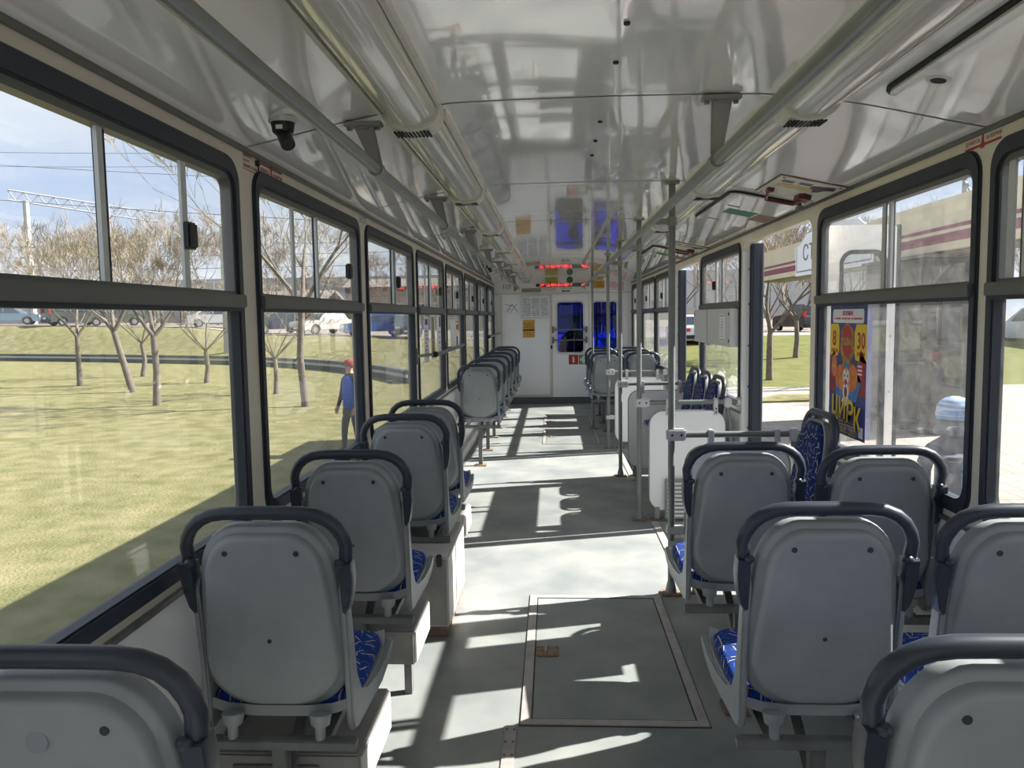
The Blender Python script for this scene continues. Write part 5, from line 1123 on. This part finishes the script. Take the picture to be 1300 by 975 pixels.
MB().box(6.55, 7.55, 14.6, 17.2, ZG, 2.5).build('walls', M['kiosk'], kk, off=L, bevel=.02); MB().box(6.9, 7.2, 14.56, 14.6, .9, 1.7).build('window_panel', M['skirt'], kk, off=L); MB().box(6.5, 7.6, 14.5, 17.3, 2.5, 2.56).build('roof', M['soffit'], kk, off=L)
cwall = thing('stop_wall', 'pale grey-green back wall of the tram stop', 'wall', (11.4, 3, ZG)); MB().box(11.2, 11.4, -8, 13, ZG, 3.05).build('slab', mat('grey_green_render', rgb(168, 170, 158), .8, col2=rgb(150, 152, 142), scale=1.2), cwall, off=cwall.location); MB().box(11.15, 11.45, -8, 13.1, ZG, ZG + .3).build('plinth', M['concrete'], cwall, off=cwall.location)
lt = thing('lattice_mast', 'steel lattice mast rising behind the canopy', 'mast', (13.0, 25, ZG)); L = lt.location; mb = MB()
for dx, dy in ((0, 0), (.8, 0), (0, .8), (.8, .8)): mb.box(12.9 + dx, 13.0 + dx, 25 + dy, 25.1 + dy, ZG, 14)
for i in range(18):
    z = ZG + i * .8; a, b = (0, .8) if i % 2 else (.8, 0); mb.obox((12.95 + a, 25.05, z), (12.95 + b, 25.05, z + .8), .06, .06); mb.obox((12.95, 25.05 + a, z), (12.95, 25.05 + b, z + .8), .06, .06, up=(1, 0, 0))
mb.build('lattice', M['galv'], lt, off=L, fix=False)

# ------------------------------------------------------------------ people
def person(label, loc, rotz, h, jacket, trousers, skin=rgb(206, 160, 134), shoes=rgb(40, 38, 38), seated=False, arm_out=.0, step=.1, arms=None):
    """one continuous skinned body with fingers; hat, bag and face features are added as children"""
    t = thing('person', label, 'person', loc, rotz); s = h / 1.75
    V, E, Rd = [], [], []
    def add(p, r, par=None):
        V.append(Vector(p) * s); Rd.append(r * s); i = len(V) - 1
        if par is not None: E.append((par, i))
        return i
    hz = .95 if not seated else .52
    pel = add((0, 0, hz), .145); sp = add((0, .0, hz + .17), .135, pel); ch = add((0, -.01, hz + .36), .15, sp); sh = add((0, -.015, hz + .47), .115, ch); nk = add((0, 0, hz + .555), .058, sh); hd0 = add((0, .012, hz + .63), .07, nk); hd1 = add((0, .012, hz + .70), .088, hd0); hd2 = add((0, .0, hz + .77), .072, hd1)
    for q in (-1, 1):
        a = arms or ((.235, .0, hz + .19), (.25, .09, hz - .05))
        s1 = add((q * .16, -.01, hz + .455), .075, sh); el = add((q * a[0][0], a[0][1], a[0][2]), .052, s1); wr = add((q * a[1][0], a[1][1], a[1][2]), .034, el)
        dv = (Vector(V[wr]) - Vector(V[el])).normalized(); pm2 = Vector(V[wr]) / s + dv * .06; pa = add(pm2, .033, wr)
        sd = Vector((0, 1, 0)) if abs(dv.y) < .8 else Vector((0, 0, 1))
        for k, (o, ln) in enumerate(((-.030, .060), (-.010, .072), (.010, .068), (.030, .052))):
            f1 = add(pm2 + sd * o + dv * .04, .0098, pa); f2 = add(pm2 + sd * o * 1.1 + dv * (.04 + ln * .55) + Vector((-q * .006, 0, 0)), .0088, f1); add(pm2 + sd * o * 1.05 + dv * (.04 + ln) + Vector((-q * .02, 0, 0)), .0075, f2)
        th = add(pm2 + sd * .036 - dv * .02, .0115, pa); add(pm2 + sd * .06 + dv * .03 + Vector((-q * .01, 0, 0)), .0095, th)
        if seated:
            hp = add((q * .09, .04, hz - .01), .1, pel); kn = add((q * .12, .44, hz + .02), .066, hp); an = add((q * .12, .46, .09), .044, kn); to = add((q * .13, .6, .045), .04, an)
        else:
            y = step * q; hp = add((q * .085, 0, hz - .08), .098, pel); kn = add((q * .095, y * .6 + .02, .50), .066, hp); an = add((q * .1, y, .09), .045, kn); to = add((q * .11, y + .15, .045), .038, an)
    me = bpy.data.meshes.new('body'); me.from_pydata([tuple(v) for v in V], E, [])
    o = bpy.data.objects.new('body', me); COL.objects.link(o)
    sk = o.modifiers.new('skin', 'SKIN'); sk.use_smooth_shade = True; sub = o.modifiers.new('sub', 'SUBSURF'); sub.levels = 1; sub.render_levels = 1
    for i, d in enumerate(me.skin_vertices[0].data): d.radius = (Rd[i], Rd[i] * (.78 if i in (pel, sp, ch, sh) else 1.0)); d.use_root = i == pel
    dg = bpy.context.evaluated_depsgraph_get(); nm = bpy.data.meshes.new_from_object(o.evaluated_get(dg)); bpy.data.objects.remove(o); nm.name = 'body'
    nm.materials.clear()
    for m in (mat('jacket', jacket, .8), mat('trousers', trousers, .8), mat('skin', skin, .55), mat('shoes', shoes, .6)): nm.materials.append(m)
    wz = [V[i] for i in range(len(V))]
    for p in nm.polygons:
        c = p.center; near = min(range(len(V)), key=lambda i: (V[i] - c).length / max(.3, Rd[i] * 4 / s))
        z = c.z / s
        if z > hz + .565: p.material_index = 2
        elif Rd[near] / s < .0345 and Rd[near] / s < .0336: p.material_index = 2
        elif z < .12 : p.material_index = 3
        elif z < hz - .06 and Rd[near] / s >= .038 and abs(c.x / s) < .2 or (seated and z < hz + .06 and c.y / s > .1): p.material_index = 1
        p.use_smooth = True
    b = obj('body', nm, None, t); hz2 = (hz + .70) * s
    sm = mat('skin_detail', skin, .55); dk = M['ink']
    MB().ball((0, .10 * s, hz2 - .01), .014 * s, .02 * s, .022 * s).build('nose', sm, t)
    for q in (-1, 1):
        MB().ball((q * .034 * s, .088 * s, hz2 + .02 * s), .011 * s, .008 * s, .008 * s).build('eye', dk, t); MB().ball((q * .088 * s, .0, hz2), .012 * s, .022 * s, .03 * s).build('ear', sm, t)
    MB().ball((0, .09 * s, hz2 - .05 * s), .026 * s, .01 * s, .007 * s).build('mouth', mat('lips', rgb(160, 86, 80), .5), t)
    return t, s, hz2
# person in a pale blue knitted hat with a backpack, seen from behind through the dusty window
t, s, hz = person('person in a dark jacket and pale blue knitted hat with a blue-striped backpack outside', (2.60, 5.5, ZG), -.2, 1.64, rgb(62, 70, 92), rgb(48, 50, 60))
M['knit'] = mat('blue_knit', rgb(92, 132, 182), .95, col2=rgb(156, 168, 192), scale=9, stretch=(.3, .3, 6), lo=.45, hi=.55)
hat = MB().loops([[(r * math.cos(2 * PI * k / 18), r * 1.02 * math.sin(2 * PI * k / 18) - .005, hz + z) for k in range(18)] for z, r in ((-.005, .103), (.02, .113), (.035, .112), (.04, .116), (.075, .113), (.105, .096), (.13, .065), (.143, .025))]).build('hat', M['knit'], t, smooth=60)
MB().loops([[(r * math.cos(2 * PI * k / 18), r * 1.02 * math.sin(2 * PI * k / 18) - .005, hz + z) for k in range(18)] for z, r in ((-.012, .112), (.0, .119), (.03, .12), (.042, .114))]).build('hat_brim', M['knit'], hat, smooth=60)
MB().loops([[(r * math.cos(2 * PI * k / 16), r * math.sin(2 * PI * k / 16) - .01, hz - .115 + z) for k in range(16)] for z, r in ((0, .135), (.04, .125), (.08, .105), (.1, .085))]).build('collar', mat('grey_collar', rgb(84, 92, 104), .9), t, smooth=60)
bp = MB().prism(rr(-.15, .15, hz - .74, hz - .24, .05), 'y', -.30, -.10).build('backpack', mat('navy_pack', rgb(54, 58, 76), .8), t, bevel=.025)
lb = mat('light_blue_panel', rgb(104, 154, 220), .6)
for z0, z1 in ((hz - .32, hz - .27), (hz - .44, hz - .335), (hz - .68, hz - .455)): MB().box(-.03, .085, -.312, -.299, z0, z1).build('blue_panel', lb, bp, bevel=.004)
MB().box(.015, .03, -.322, -.310, hz - .50, hz - .455).build('zip_pull', M['alu_light'], bp, bevel=.003)
for q in (-1, 1): MB().tube([(q * .1, -.12, hz - .27), (q * .11, .0, hz - .19), (q * .12, .13, hz - .3), (q * .12, .12, hz - .5), (q * .11, -.1, hz - .66)], .016, 6).build('strap', mat('strap', rgb(40, 42, 52), .8), bp)
# person on the lawn in a blue and black jacket and red hat
t, s, hz = person('person in a blue and black jacket and red hat standing on the lawn', (-3.63, 13.0, ZG), 2.5, 1.60, rgb(44, 48, 58), rgb(48, 50, 54))
MB().loops([[(r * math.cos(2 * PI * k / 16), r * math.sin(2 * PI * k / 16), hz + z) for k in range(16)] for z, r in ((-.01, .098), (.03, .102), (.07, .092), (.1, .06), (.112, .02))]).build('hat', mat('red_knit', rgb(150, 60, 54), .9), t, smooth=60)
jb = mat('bright_blue_jacket', rgb(40, 86, 190), .7)
MB().loops([[(rx * s * math.cos(2 * PI * k / 18), ry * s * math.sin(2 * PI * k / 18) - .005, z * s) for k in range(18)] for z, rx, ry in ((.86, .165, .135), (1.0, .165, .14), (1.2, .178, .148), (1.36, .175, .14), (1.45, .1, .1))]).build('vest', jb, t, smooth=60)
# driver seen as a silhouette behind the blue cab window
t, s, hz = person('driver in a dark jacket sitting behind the blue cab window', (.22, YE + .62, .18), 0.0, 1.78, rgb(30, 32, 38), rgb(36, 38, 44), seated=True, arms=((.25, .1, .72), (.2, .34, .72)))
MB().loops([[(r * math.cos(2 * PI * k / 16), r * math.sin(2 * PI * k / 16) - .005, hz + z) for k in range(16)] for z, r in ((-.03, .1), (.02, .108), (.06, .1), (.1, .07), (.115, .02))]).build('hair', mat('dark_hair', rgb(40, 34, 30), .8), t, smooth=60)
ds = thing('driver_seat', 'dark driver seat behind the blue cab window', 'seat', (.22, YE + .55, 0)); L = ds.location
MB().box(-.02, .46, YE + .42, YE + .86, .48, .62).build('cushion', M['black'], ds, off=L, bevel=.03); MB().prism(rr(-.01, .45, .6, 1.2, .08), 'y', YE + .30, YE + .40).build('backrest', M['black'], ds, off=L, bevel=.03); MB().tube([(.22, YE + .62, 0), (.22, YE + .62, .5)], .06, 10).build('post', M['frame'], ds, off=L)
